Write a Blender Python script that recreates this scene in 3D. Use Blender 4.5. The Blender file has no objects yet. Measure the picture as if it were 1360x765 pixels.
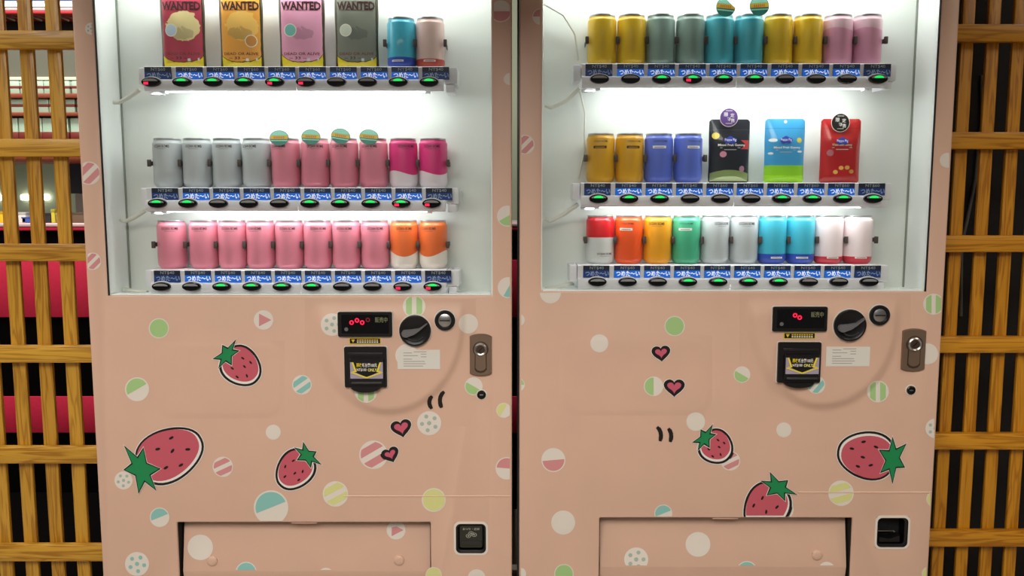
import bpy, bmesh, math, random
from mathutils import Matrix, Vector
random.seed(7)
sc = bpy.context.scene
COL = sc.collection
PI = math.pi

# ------------------------------------------------------------------ camera
F = 1080.0                       # focal length in pixels of the 1360 wide frame
TILT = math.atan(0.0373 * F / 382.5)
DIST, CAMZ = 1.84, 1.20
cam = bpy.data.cameras.new('camera'); cam.sensor_width = 36; cam.lens = F / 1360 * 36
cam.clip_start = 0.05
cam_o = bpy.data.objects.new('camera', cam); COL.objects.link(cam_o)
cam_o.location = (0, -DIST, CAMZ); cam_o.rotation_euler = (PI / 2 - TILT, 0, 0)
sc.camera = cam_o

# ------------------------------------------------------------------ world, lights, exposure
w = bpy.data.worlds.new('world'); sc.world = w; w.use_nodes = True
bg = w.node_tree.nodes['Background']
bg.inputs[0].default_value = (1.0, 0.95, 0.90, 1); bg.inputs[1].default_value = 0.10
def area(name, loc, rot, sx, sy, power, col=(1, 1, 1)):
    l = bpy.data.lights.new(name, 'AREA'); l.shape = 'RECTANGLE'; l.size = sx; l.size_y = sy
    l.energy = power; l.color = col
    o = bpy.data.objects.new(name, l); COL.objects.link(o); o.location = loc; o.rotation_euler = rot
    return o
area('ceiling_lamp', (-0.6, -2.7, 2.95), (math.radians(20), 0, 0), 3.2, 2.0, 162, (1.0, 0.93, 0.85))
area('ceiling_lamp', (-2.6, -0.4, 2.95), (0, math.radians(-10), 0), 0.8, 1.6, 30, (1.0, 0.95, 0.82))
area('ceiling_lamp', (2.6, -1.6, 2.95), (0, math.radians(10), 0), 0.8, 1.2, 22, (1.0, 0.88, 0.7))
area('shop_lamp', (-1.5, 0.80, 2.75), (math.radians(12), 0, 0), 2.2, 0.4, 55, (1.0, 0.97, 0.92))
vs = sc.view_settings
vs.view_transform = 'Standard'; vs.look = 'None'; vs.gamma = 1.0; vs.use_curve_mapping = False
vs.exposure = 0.0

# ------------------------------------------------------------------ helpers
CT, ST = math.cos(TILT), math.sin(TILT)
def U(px, py, y=0.0):
    """point of the photograph -> (x, z) on the upright plane at depth y"""
    u = (px - 680.0) / F; v = (py - 382.5) / F
    t = (y + DIST) / (CT - v * ST)
    return u * t, CAMZ + (-ST - v * CT) * t
def UX(px, py, y=0.0): return U(px, py, y)[0]
def UZ(py, y=0.0): return U(680, py, y)[1]

def lin(c):
    r = []
    for v in c[:3]:
        v /= 255.0
        r.append(v / 12.92 if v <= 0.04045 else ((v + 0.055) / 1.055) ** 2.4)
    return (*r, 1.0)
MATS = {}
def mat(name, rgb=(200, 200, 200), rough=0.5, metal=0.0, emit=0.0, ecol=None, spec=0.5, coat=0.0):
    if name in MATS: return MATS[name]
    m = bpy.data.materials.new(name); m.use_nodes = True
    b = m.node_tree.nodes['Principled BSDF']
    b.inputs['Base Color'].default_value = lin(rgb); b.inputs['Roughness'].default_value = rough
    b.inputs['Metallic'].default_value = metal; b.inputs['Specular IOR Level'].default_value = spec
    b.inputs['Coat Weight'].default_value = coat
    if emit:
        b.inputs['Emission Color'].default_value = lin(ecol or rgb); b.inputs['Emission Strength'].default_value = emit
    MATS[name] = m
    return m
class E:
    """tiny expression builder over Math nodes"""
    def __init__(s, nt, sock): s.nt, s.sock = nt, sock
    def op(s, o, other=None, third=None):
        n = s.nt.nodes.new('ShaderNodeMath'); n.operation = o
        for i, v in enumerate((s, other, third)):
            if v is None: continue
            if isinstance(v, E): s.nt.links.new(v.sock, n.inputs[i])
            else: n.inputs[i].default_value = v
        return E(s.nt, n.outputs[0])
    def __add__(s, o): return s.op('ADD', o)
    def __sub__(s, o): return s.op('SUBTRACT', o)
    def __mul__(s, o): return s.op('MULTIPLY', o)
    def lt(s, o): return s.op('LESS_THAN', o)
    def gt(s, o): return s.op('GREATER_THAN', o)
    def abs(s): return s.op('ABSOLUTE')
    def max(s, o): return s.op('MAXIMUM', o)
    def min(s, o): return s.op('MINIMUM', o)
def ellipse(x, z, cx, cz, rx, rz):
    a = (x - cx) * (1 / rx); b = (z - cz) * (1 / rz)
    return a * a + b * b
def coords(nt, kind='Object'):
    tc = nt.nodes.new('ShaderNodeTexCoord'); sp = nt.nodes.new('ShaderNodeSeparateXYZ')
    nt.links.new(tc.outputs[kind], sp.inputs[0])
    return E(nt, sp.outputs[0]), E(nt, sp.outputs[1]), E(nt, sp.outputs[2]), tc
def noise(nt, tc, scale, detail=3, kind='Object'):
    n = nt.nodes.new('ShaderNodeTexNoise'); n.inputs['Scale'].default_value = scale; n.inputs['Detail'].default_value = detail
    nt.links.new(tc.outputs[kind], n.inputs['Vector'])
    return E(nt, n.outputs['Fac'])
def layered(name, base, layers, rough=0.35, coat=0.0):
    """printed foil: a base colour with flat printed shapes; layers = [(fn(x, z, noise) -> mask, rgb)]"""
    m = mat(name, base, rough, coat=coat); nt = m.node_tree; b = nt.nodes['Principled BSDF']
    x, y, z, tc = coords(nt); nz = noise(nt, tc, 60, 3) - 0.5
    cur = None
    for fn, rgb in layers:
        mx = nt.nodes.new('ShaderNodeMix'); mx.data_type = 'RGBA'
        mk = fn(x, z, nz)
        nt.links.new(mk.sock, mx.inputs[0])
        if cur is None: mx.inputs[6].default_value = lin(base)
        else: nt.links.new(cur, mx.inputs[6])
        mx.inputs[7].default_value = lin(rgb)
        cur = mx.outputs[2]
    if cur is not None: nt.links.new(cur, b.inputs['Base Color'])
    return m
def grained(name, rgb, amount=0.06, scale=40, rough=0.5, bump=0.0, bscale=400, coat=0.0):
    m = mat(name, rgb, rough, coat=coat); nt = m.node_tree; b = nt.nodes['Principled BSDF']
    tc = nt.nodes.new('ShaderNodeTexCoord'); nz = noise(nt, tc, scale, 4)
    mx = nt.nodes.new('ShaderNodeMix'); mx.data_type = 'RGBA'
    nt.links.new(nz.sock, mx.inputs[0])
    mx.inputs[6].default_value = lin([c * (1 - amount) for c in rgb]); mx.inputs[7].default_value = lin([min(255, c * (1 + amount)) for c in rgb])
    nt.links.new(mx.outputs[2], b.inputs['Base Color'])
    if bump:
        n2 = noise(nt, tc, bscale, 2); bp = nt.nodes.new('ShaderNodeBump'); bp.inputs['Strength'].default_value = bump
        bp.inputs['Distance'].default_value = 0.0006
        nt.links.new(n2.sock, bp.inputs['Height']); nt.links.new(bp.outputs[0], b.inputs['Normal'])
    return m
def wood(name, c1, c2, axis, rough=0.42):
    m = mat(name, c1, rough, coat=0.15); nt = m.node_tree; b = nt.nodes['Principled BSDF']
    tc = nt.nodes.new('ShaderNodeTexCoord'); oi = nt.nodes.new('ShaderNodeObjectInfo')
    mp = nt.nodes.new('ShaderNodeMapping'); s = [26, 26, 26]; s[axis] = 1.6; mp.inputs['Scale'].default_value = s
    cb = nt.nodes.new('ShaderNodeCombineXYZ'); rm = E(nt, oi.outputs['Random']) * 37.0
    for i in range(3): nt.links.new(rm.sock, cb.inputs[i])
    nt.links.new(cb.outputs[0], mp.inputs['Location']); nt.links.new(tc.outputs['Object'], mp.inputs['Vector'])
    n1 = nt.nodes.new('ShaderNodeTexNoise'); n1.inputs['Scale'].default_value = 2.0; n1.inputs['Detail'].default_value = 2; n1.inputs['Distortion'].default_value = 0.6
    nt.links.new(mp.outputs[0], n1.inputs['Vector'])
    rings = (E(nt, n1.outputs['Fac']) * 34.0).op('SINE') * 0.5 + 0.5
    n2 = nt.nodes.new('ShaderNodeTexNoise'); n2.inputs['Scale'].default_value = 9; n2.inputs['Detail'].default_value = 4
    nt.links.new(mp.outputs[0], n2.inputs['Vector'])
    fac = rings.op('POWER', 2.2) * 0.75 + (E(nt, n2.outputs['Fac']) - 0.3) * 0.7 + (E(nt, oi.outputs['Random']) - 0.5) * 0.35
    mx = nt.nodes.new('ShaderNodeMix'); mx.data_type = 'RGBA'; mx.clamp_factor = True
    nt.links.new(fac.sock, mx.inputs[0]); mx.inputs[6].default_value = lin(c1); mx.inputs[7].default_value = lin(c2)
    nt.links.new(mx.outputs[2], b.inputs['Base Color'])
    return m

class MB:
    def __init__(s): s.v, s.f, s.m, s.mats = [], [], [], []
    def mi(s, m):
        if m not in s.mats: s.mats.append(m)
        return s.mats.index(m)
    def face(s, pts, m):
        i = len(s.v); s.v += [tuple(p) for p in pts]; s.f.append(list(range(i, i + len(pts)))); s.m.append(s.mi(m))
    def raw(s, verts, faces, m):
        i = len(s.v); s.v += [tuple(p) for p in verts]; k = s.mi(m)
        for f in faces: s.f.append([a + i for a in f]); s.m.append(k)
    def box(s, x0, x1, y0, y1, z0, z1, m, bev=0.0, seg=2):
        if bev <= 0:
            V = [(x, y, z) for x in (x0, x1) for y in (y0, y1) for z in (z0, z1)]
            s.raw(V, [(0, 1, 3, 2), (4, 6, 7, 5), (0, 4, 5, 1), (2, 3, 7, 6), (0, 2, 6, 4), (1, 5, 7, 3)], m); return
        bm = bmesh.new(); bmesh.ops.create_cube(bm, size=1)
        for v in bm.verts:
            v.co = Vector(((x0 + x1) / 2 + v.co.x * (x1 - x0), (y0 + y1) / 2 + v.co.y * (y1 - y0), (z0 + z1) / 2 + v.co.z * (z1 - z0)))
        bmesh.ops.bevel(bm, geom=bm.edges[:], offset=bev, segments=seg, affect='EDGES', profile=0.5)
        bm.verts.index_update()
        s.raw([v.co[:] for v in bm.verts], [[v.index for v in f.verts] for f in bm.faces], m); bm.free()
    def prism(s, pts, yb, yf, m, bev=0.0, side=None, back=False):
        """outline pts (x, z) raised from depth yb to yf (yf < yb: towards the viewer)"""
        n = len(pts); cx = sum(p[0] for p in pts) / n; cz = sum(p[1] for p in pts) / n
        loops = [[(p[0], yb, p[1]) for p in pts]]
        if bev:
            loops.append([(p[0], yf + bev, p[1]) for p in pts])
            r = max(math.hypot(p[0] - cx, p[1] - cz) for p in pts); k = 1 - bev / r
            loops.append([(cx + (p[0] - cx) * k, yf, cz + (p[1] - cz) * k) for p in pts])
        else: loops.append([(p[0], yf, p[1]) for p in pts])
        V = sum(loops, []); Fc = []
        for a in range(len(loops) - 1):
            for i in range(n):
                j = (i + 1) % n; Fc.append((a * n + i, a * n + j, (a + 1) * n + j, (a + 1) * n + i))
        s.raw(V, Fc, side or m)
        s.face(loops[-1], m)
        if back: s.face(loops[0][::-1], side or m)
    def lathe(s, prof, m, c=(0, 0, 0), seg=36, axis='z', mats=None, cap=True):
        """prof [(r, h)], h along the axis; r or h may be a function of the angle"""
        V = []
        for r, h in prof:
            for i in range(seg):
                a = 2 * PI * i / seg; hh = h(a) if callable(h) else h
                p = (r * math.cos(a), r * math.sin(a), hh)
                if axis == 'y': p = (p[0], -p[2], p[1])
                V.append((c[0] + p[0], c[1] + p[1], c[2] + p[2]))
        base = len(s.v); s.v += V
        for k in range(len(prof) - 1):
            mm = s.mi(mats[k] if mats else m)
            for i in range(seg):
                j = (i + 1) % seg
                s.f.append([base + k * seg + i, base + k * seg + j, base + (k + 1) * seg + j, base + (k + 1) * seg + i]); s.m.append(mm)
        if cap:
            s.f.append([base + (len(prof) - 1) * seg + i for i in range(seg)]); s.m.append(s.mi(mats[-1] if mats else m))
            s.f.append([base + i for i in range(seg)][::-1]); s.m.append(s.mi(mats[0] if mats else m))
    def tube(s, path, r, m, seg=10):
        P = [Vector(p) for p in path]; rings = []
        for i, p in enumerate(P):
            t = (P[min(i + 1, len(P) - 1)] - P[max(i - 1, 0)]).normalized()
            a = t.cross(Vector((0, 1, 0)))
            if a.length < 1e-3: a = t.cross(Vector((1, 0, 0)))
            a.normalize(); b = t.cross(a)
            rr = r[i] if isinstance(r, (list, tuple)) else r
            rings.append([p + a * rr * math.cos(2 * PI * k / seg) + b * rr * math.sin(2 * PI * k / seg) for k in range(seg)])
        base = len(s.v); k = s.mi(m)
        for rg in rings: s.v += [v[:] for v in rg]
        for i in range(len(P) - 1):
            for q in range(seg):
                j = (q + 1) % seg; s.f.append([base + i * seg + q, base + i * seg + j, base + (i + 1) * seg + j, base + (i + 1) * seg + q]); s.m.append(k)
        s.f.append([base + q for q in range(seg)][::-1]); s.m.append(k)
        s.f.append([base + (len(P) - 1) * seg + q for q in range(seg)]); s.m.append(k)
    def mesh(s, name, angle=35):
        me = bpy.data.meshes.new(name); me.from_pydata(s.v, [], s.f)
        for m in s.mats: me.materials.append(m)
        me.polygons.foreach_set('material_index', s.m)
        me.polygons.foreach_set('use_smooth', [True] * len(s.f))
        me.update(); me.set_sharp_from_angle(angle=math.radians(angle))
        return me
    def build(s, name, parent=None, angle=35, loc=None, recalc=True):
        me = s.mesh(name, angle)
        if recalc:
            bm = bmesh.new(); bm.from_mesh(me); bmesh.ops.recalc_face_normals(bm, faces=bm.faces[:]); bm.to_mesh(me); bm.free()
        return put(name, me, parent, loc)
ROOT = {}
def put(name, me, parent=None, loc=None, local=False):
    o = bpy.data.objects.new(name, me); COL.objects.link(o)
    if loc: o.location = loc
    if parent:
        o.parent = parent
        if not local and parent.name in ROOT: o.matrix_parent_inverse = Matrix.Translation([-c for c in ROOT[parent.name]])
    return o
def thing(name, label, cat, loc, group=None, rz=0):
    o = bpy.data.objects.new(name, None); COL.objects.link(o); o.location = loc; o.rotation_euler = (0, 0, rz)
    o.empty_display_size = 0.05
    ROOT[o.name] = loc; tag(o, label, cat, group)
    return o
def tag(o, label, cat, group=None):
    o['label'] = label; o['category'] = cat
    if group: o['group'] = group
    return o
def struct(o): o['kind'] = 'structure'; return o

TXT = {}
def text2d(body, bold=0.0, res=2):
    key = (body, bold)
    if key not in TXT:
        c = bpy.data.curves.new('lettering', 'FONT'); c.body = body; c.offset = bold; c.resolution_u = res; c.fill_mode = 'FRONT'
        o = bpy.data.objects.new('lettering', c); COL.objects.link(o)
        dg = bpy.context.evaluated_depsgraph_get()
        me = bpy.data.meshes.new_from_object(o.evaluated_get(dg))
        vs_ = [(v.co.x, v.co.y) for v in me.vertices]; fs = [tuple(p.vertices) for p in me.polygons]
        x0 = min(v[0] for v in vs_); x1 = max(v[0] for v in vs_); y0 = min(v[1] for v in vs_); y1 = max(v[1] for v in vs_)
        TXT[key] = ([((v[0] - x0) / (x1 - x0), (v[1] - y0) / (y1 - y0)) for v in vs_], fs)
        bpy.data.objects.remove(o); bpy.data.curves.remove(c); bpy.data.meshes.remove(me)
    return TXT[key]
def text_on(mb, body, x0, x1, z0, z1, yfun, m, bold=0.0):
    V, Fc = text2d(body, bold); P = []
    for u, v in V:
        x = x0 + u * (x1 - x0); z = z0 + v * (z1 - z0)
        P.append((x, yfun(x, z) if callable(yfun) else yfun, z))
    mb.raw(P, Fc, m)
def text_cyl(mb, body, a_mid, width, z0, z1, r, m, bold=0.0):
    V, Fc = text2d(body, bold); P = []
    for u, v in V:
        a = a_mid + (u - 0.5) * width / r
        P.append((r * math.sin(a), -r * math.cos(a), z0 + v * (z1 - z0)))
    mb.raw(P, Fc, m)
def rrect(x0, x1, z0, z1, r, n=5):
    P = []
    for cx, cz, a0 in ((x1 - r, z1 - r, 0), (x0 + r, z1 - r, 90), (x0 + r, z0 + r, 180), (x1 - r, z0 + r, 270)):
        for i in range(n + 1):
            a = math.radians(a0 + 90 * i / n); P.append((cx + r * math.cos(a), cz + r * math.sin(a)))
    return P
def pxrect(x0, x1, y0, y1, y=0.0):
    """photo rectangle -> world x0, x1, z0, z1"""
    my = (y0 + y1) / 2
    return UX(x0, my, y), UX(x1, my, y), UZ(y1, y), UZ(y0, y)
def clip(poly, nx, ny, d):
    """keep nx*x + ny*y <= d"""
    out = []
    for i in range(len(poly)):
        p, q = poly[i], poly[(i + 1) % len(poly)]
        a = nx * p[0] + ny * p[1] - d; b = nx * q[0] + ny * q[1] - d
        if a <= 0: out.append(p)
        if (a < 0 < b) or (b < 0 < a):
            t = a / (a - b); out.append((p[0] + (q[0] - p[0]) * t, p[1] + (q[1] - p[1]) * t))
    return out
def circle(cx, cy, r, n=32): return [(cx + r * math.cos(2 * PI * i / n), cy + r * math.sin(2 * PI * i / n)) for i in range(n)]

# ------------------------------------------------------------------ materials
PINK = grained('pink_wrap_film', (222, 185, 163), 0.025, 9, 0.42, bump=0.12, bscale=900)
PINKE = mat('pink_door_edge', (214, 176, 156), 0.5)
WHITE = mat('white_liner', (222, 226, 222), 0.45)
JAMB = mat('white_jamb', (248, 252, 250), 0.6)
PLAST = mat('white_shelf_plastic', (228, 227, 234), 0.35)
BLACK = mat('black_plastic', (16, 16, 18), 0.35)
GLOSSB = mat('gloss_black', (10, 10, 12), 0.12)
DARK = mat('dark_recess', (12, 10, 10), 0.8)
STEEL = mat('brushed_steel', (190, 190, 190), 0.28, 1.0)
BRONZE = mat('bronze_lock', (150, 128, 110), 0.42, 0.75)
BRONZE2 = mat('dark_bronze', (92, 74, 62), 0.45, 0.7)
GREY = mat('grey_plastic', (105, 105, 108), 0.4)
CLIPM = mat('clip_plastic', (74, 62, 58), 0.5)
PW = mat('print_white', (238, 236, 230), 0.45)
PBALL = mat('print_pale', (232, 224, 214), 0.45)
PGREEN = mat('print_green', (168, 208, 140), 0.45)
PTEAL = mat('print_teal', (140, 200, 194), 0.45)
PROSE = mat('print_rose', (216, 146, 148), 0.45)
PLIME = mat('print_lime', (222, 224, 150), 0.45)
PGDOT = mat('print_grey_green', (172, 190, 180), 0.45)
PBLK = mat('print_black', (24, 16, 16), 0.45)
PRED = mat('print_strawberry', (202, 92, 108), 0.45)
PLEAF = mat('print_leaf', (22, 140, 82), 0.45)
PHEART = mat('print_heart', (206, 92, 118), 0.45)
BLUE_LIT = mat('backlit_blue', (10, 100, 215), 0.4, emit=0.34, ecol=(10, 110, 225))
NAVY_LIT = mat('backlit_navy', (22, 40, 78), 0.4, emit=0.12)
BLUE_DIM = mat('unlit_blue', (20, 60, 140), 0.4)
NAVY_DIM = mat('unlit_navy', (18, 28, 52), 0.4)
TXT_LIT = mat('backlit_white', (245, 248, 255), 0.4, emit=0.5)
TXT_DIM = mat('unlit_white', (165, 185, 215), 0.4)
TXT_NT = mat('price_grey', (150, 160, 170), 0.4)
LED_G = mat('green_lamp', (20, 190, 90), 0.4, emit=1.0, ecol=(10, 225, 95))
LED_R = mat('red_lamp_and_glint', (235, 20, 60), 0.4, emit=1.2, ecol=(255, 25, 70))
TUBE = mat('fluorescent_tube', (255, 255, 255), 0.5, emit=7.0, ecol=(250, 255, 250))
LIDM = mat('can_lid', (185, 186, 188), 0.3, 0.9)
CABLE = mat('white_cable_and_glint', (214, 214, 204), 0.5)
WOODH = wood('pine_rail', (216, 166, 56), (164, 112, 24), 0)
WOODV = wood('pine_slat', (210, 160, 54), (164, 112, 24), 2)
WOODHR = wood('amber_rail', (214, 150, 34), (168, 106, 14), 0)
WOODVR = wood('amber_slat', (210, 146, 32), (166, 104, 14), 2)
gm = bpy.data.materials.new('window_glass'); gm.use_nodes = True
nt = gm.node_tree; nt.nodes.remove(nt.nodes['Principled BSDF'])
tr = nt.nodes.new('ShaderNodeBsdfTransparent'); tr.inputs[0].default_value = (0.97, 0.985, 0.975, 1)
gl = nt.nodes.new('ShaderNodeBsdfGlossy'); gl.inputs['Roughness'].default_value = 0.03
lw_ = nt.nodes.new('ShaderNodeLayerWeight'); lw_.inputs['Blend'].default_value = 0.5
fr_ = E(nt, lw_.outputs['Facing']).op('POWER', 5.0) * 0.9 + 0.025
mxs = nt.nodes.new('ShaderNodeMixShader')
nt.links.new(fr_.sock, mxs.inputs[0]); nt.links.new(tr.outputs[0], mxs.inputs[1]); nt.links.new(gl.outputs[0], mxs.inputs[2])
nt.links.new(mxs.outputs[0], nt.nodes['Material Output'].inputs[0])
GLASS = gm

# ------------------------------------------------------------------ room
FLOORM = grained('floor_tile', (150, 140, 130), 0.08, 6, 0.4)
mb = MB(); mb.box(-5, 5, -5, 5, -0.05, 0, FLOORM); struct(mb.build('floor'))
mb = MB(); mb.box(-5, 5, -5, 5, 3.1, 3.15, mat('ceiling_paint', (190, 186, 180), 0.8)); struct(mb.build('ceiling'))
mb = MB(); mb.box(-5, 5, 4.0, 4.05, 0, 3.1, mat('shop_wall', (170, 178, 160), 0.7)); struct(mb.build('wall_back'))
mb = MB(); mb.box(1.05, 3.2, 0.42, 0.46, 0, 3.1, grained('black_partition', (26, 22, 20), 0.25, 60, 0.8)); struct(mb.build('wall_right'))

mb = MB(); mb.box(-1.15, 1.15, -1.12, 0.75, 1.92, 1.98, mat('shade_board_paint', (92, 70, 56), 0.6), 0.004); struct(mb.build('shade_board_1'))  # unseen board added to shade the upper door frames
for hx in (-1.1, 1.1):
    mb = MB(); mb.box(hx - .02, hx + .02, 0.3, 0.34, 1.98, 3.1, BLACK); struct(mb.build('shade_board_2' if hx < 0 else 'shade_board_3'))  # rods holding up the added shade board
# ------------------------------------------------------------------ vending machines
H_EMB = 0.009
def sstep(a, b, x):
    t = max(0.0, min(1.0, (x - a) / (b - a))); return t * t * (3 - 2 * t)
def emboss(spec, px, py):
    """relief of the door front (towards the viewer, metres) at a photo point"""
    dx, dy = spec['emb']
    x, y = px - dx, py - dy
    h = 0.0
    if 395 <= y <= 575 and 405 <= x <= 640:
        e = math.hypot((x - 515) / 103.0, (y - 430) / 121.0)
        k = 0.085 if x > 500 else 0.085 + 0.10 * sstep(500, 440, x)
        if y < 430:
            e = abs(x - 515) / 103.0
        h = H_EMB * (1 - sstep(1 - k, 1.02, e)) * sstep(397, 430, y)
    return h
def rectpad(spec, px, py):
    x0, x1, y0, y1 = spec['pad']
    rr = 26.0; qx = max(0.0, rr - (px - x0), rr - (x1 - px)); qy = max(0.0, rr - (py - y0), rr - (y1 - py))
    d = rr - math.hypot(qx, qy)
    return 0.0011 * sstep(0, 8, d)

def ball(mb, spec, cx, cy, r, kind, ang=0.0, yf=None, lims=None):
    a = math.radians(ang); nx, ny = math.cos(a), math.sin(a)
    C = circle(cx, cy, r); I = circle(cx, cy, r * 0.90)
    pieces = [(C, PBALL, 0)]
    d0 = nx * cx + ny * cy
    colr = {'g': PGREEN, 't': PTEAL, 'p': PROSE, 'l': PLIME, 'w': PBALL, 'd': PGDOT}[kind[0]]
    k = kind[1:]
    if k == 'solid': pieces.append((I, colr, 1))
    elif k == 'half': pieces.append((clip(I, nx, ny, d0), colr, 1))
    elif k == 'stripe':
        for lo, hi in ((-0.72, -0.2), (0.2, 0.72)):
            pieces.append((clip(clip(I, nx, ny, d0 + hi * r), -nx, -ny, -(d0 + lo * r)), colr, 1))
    elif k == 'tri':
        pieces.append(([(cx + r * 0.8 * math.cos(a + q), cy + r * 0.8 * math.sin(a + q)) for q in (0, 2.2, 4.1)], colr, 1))
    elif k == 'dots':
        for q in range(5):
            b = a + q * 2 * PI / 5; pieces.append((circle(cx + r * 0.6 * math.cos(b), cy + r * 0.6 * math.sin(b), r * 0.17, 10), colr, 1))
        pieces.append((circle(cx, cy, r * 0.18, 10), colr, 1))
    for P, m, L in pieces:
        for q in lims or []: P = clip(P, *q)
        if len(P) < 3: continue
        hs = [] if yf else [max(emboss(spec, *q), rectpad(spec, *q)) for q in circle(cx, cy, r, 8) + [(cx, cy)]]
        if not hs or max(hs) - min(hs) < 0.0002: decal(mb, spec, P, m, L, yf); continue
        x0, x1 = min(p[0] for p in P), max(p[0] for p in P); y0, y1 = min(p[1] for p in P), max(p[1] for p in P)
        i0, i1, j0, j1 = int(x0 // 2.5), int(x1 // 2.5), int(y0 // 2.5), int(y1 // 2.5)
        for i in range(i0, i1 + 1):
            for j in range(j0, j1 + 1):
                Q = clip(clip(clip(clip(P, 1, 0, (i + 1) * 2.5), -1, 0, -i * 2.5), 0, 1, (j + 1) * 2.5), 0, -1, -j * 2.5)
                if len(Q) >= 3: decal(mb, spec, Q, m, L, yf)
def decal(mb, spec, P, m, L=0, yf=None):
    out = []
    for px, py in P:
        y = yf(px, py) if yf else -max(emboss(spec, px, py), rectpad(spec, px, py))
        y -= 0.0005 + 0.00025 * L
        x, z = U(px, py, y); out.append((x, y, z))
    mb.face(out, m)
def strawberry(mb, spec, ax, ay, bx, by, wd, ymax=None, hl=1, leafscale=1.0, seed=0):
    """printed strawberry; (ax, ay) leaf end, (bx, by) tip, wd = full width"""
    rnd = random.Random(seed)
    L = math.hypot(bx - ax, by - ay); ux, uy = (bx - ax) / L, (by - ay) / L; vx, vy = -uy, ux
    def T(t, s): return (ax + ux * t + vx * s, ay + uy * t + vy * s)
    def body(off, sh=0.0):
        P = []
        for i in range(40):
            p = 2 * PI * i / 40; c, s_ = math.cos(p), math.sin(p)
            t = L / 2 - c * (L / 2 + off)
            wv = (wd / 2) * (1.0 + 0.16 * c) * (abs(s_) ** 0.86) * (1 if s_ > 0 else -1)
            k = (wd / 2 + off) / (wd / 2)
            P.append(T(t, wv * k + sh))
        if ymax: P = clip(P, 0, 1, ymax)
        return P
    decal(mb, spec, body(3.2), PW, 1); decal(mb, spec, body(2.2), PBLK, 2); decal(mb, spec, body(-0.9), PW, 3)
    Q = [(x, y) for x, y in body(-2.2, 0)]
    k = 1.7 * hl
    Q = [(x - vx * k - ux * 1.5, y - vy * k - uy * 1.0) for x, y in Q]
    if ymax: Q = clip(Q, 0, 1, ymax)
    decal(mb, spec, Q, PRED, 4)
    for t, s in ((0.38, -0.22), (0.36, 0.2), (0.55, -0.05), (0.58, 0.28), (0.62, -0.27), (0.76, 0.08)):
        x, y = T(L * t + rnd.uniform(-1, 1), wd * s + rnd.uniform(-1, 1)); a = math.atan2(uy, ux) + rnd.uniform(-.5, .5)
        if ymax and y > ymax - 3: continue
        rr = wd / 48.0
        decal(mb, spec, [(x + 2.6 * rr * math.cos(q) * math.cos(a) - 1.3 * rr * math.sin(q) * math.sin(a),
                          y + 2.6 * rr * math.cos(q) * math.sin(a) + 1.3 * rr * math.sin(q) * math.cos(a)) for q in [i * PI / 5 for i in range(10)]], PBLK, 5)
    def leaf(off):
        P = []; n = 6
        for i in range(n * 2):
            a = -PI / 2 * 1.15 + i * (2 * PI) / (n * 2)
            R = (0.44 if i % 2 == 0 else 0.19) * wd * leafscale + off * (1.7 if i % 2 == 0 else 1.1)
            if i % 4 == 2: R *= 0.9
            P.append(T(1.5 + R * math.cos(a) * 0.62, R * math.sin(a)))
        return P
    decal(mb, spec, leaf(3.2), PW, 5); decal(mb, spec, leaf(2.2), PBLK, 6); decal(mb, spec, leaf(-0.2), PLEAF, 7)
def heart(mb, spec, cx, cy, s, rot):
    a = math.radians(rot)
    def hp(k):
        P = []
        for i in range(36):
            t = 2 * PI * i / 36
            x = 16 * math.sin(t) ** 3 / 16.0; y = -(13 * math.cos(t) - 5 * math.cos(2 * t) - 2 * math.cos(3 * t) - math.cos(4 * t)) / 16.0
            d = math.hypot(x, y) or 1
            x, y = x * s + x / d * k, y * s * 0.92 + y / d * k
            P.append((cx + x * math.cos(a) - y * math.sin(a), cy + x * math.sin(a) + y * math.cos(a)))
        return P
    decal(mb, spec, hp(3.4), PW, 1); decal(mb, spec, hp(2.6), PBLK, 2); decal(mb, spec, hp(-2.2), PHEART, 3)
def stroke(mb, spec, pts, wd):
    n = len(pts); L, R = [], []
    for i, p in enumerate(pts):
        q0, q1 = pts[max(i - 1, 0)], pts[min(i + 1, n - 1)]
        dx, dy = q1[0] - q0[0], q1[1] - q0[1]; d = math.hypot(dx, dy)
        k = wd * (0.5 if 0 < i < n - 1 else 0.34)
        L.append((p[0] - dy / d * k, p[1] + dx / d * k)); R.append((p[0] + dy / d * k, p[1] - dx / d * k))
    P = L + R[::-1]
    for a in range(n - 1):
        decal(mb, spec, [L[a], L[a + 1], R[a + 1], R[a]], PBLK, 2)

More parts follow.
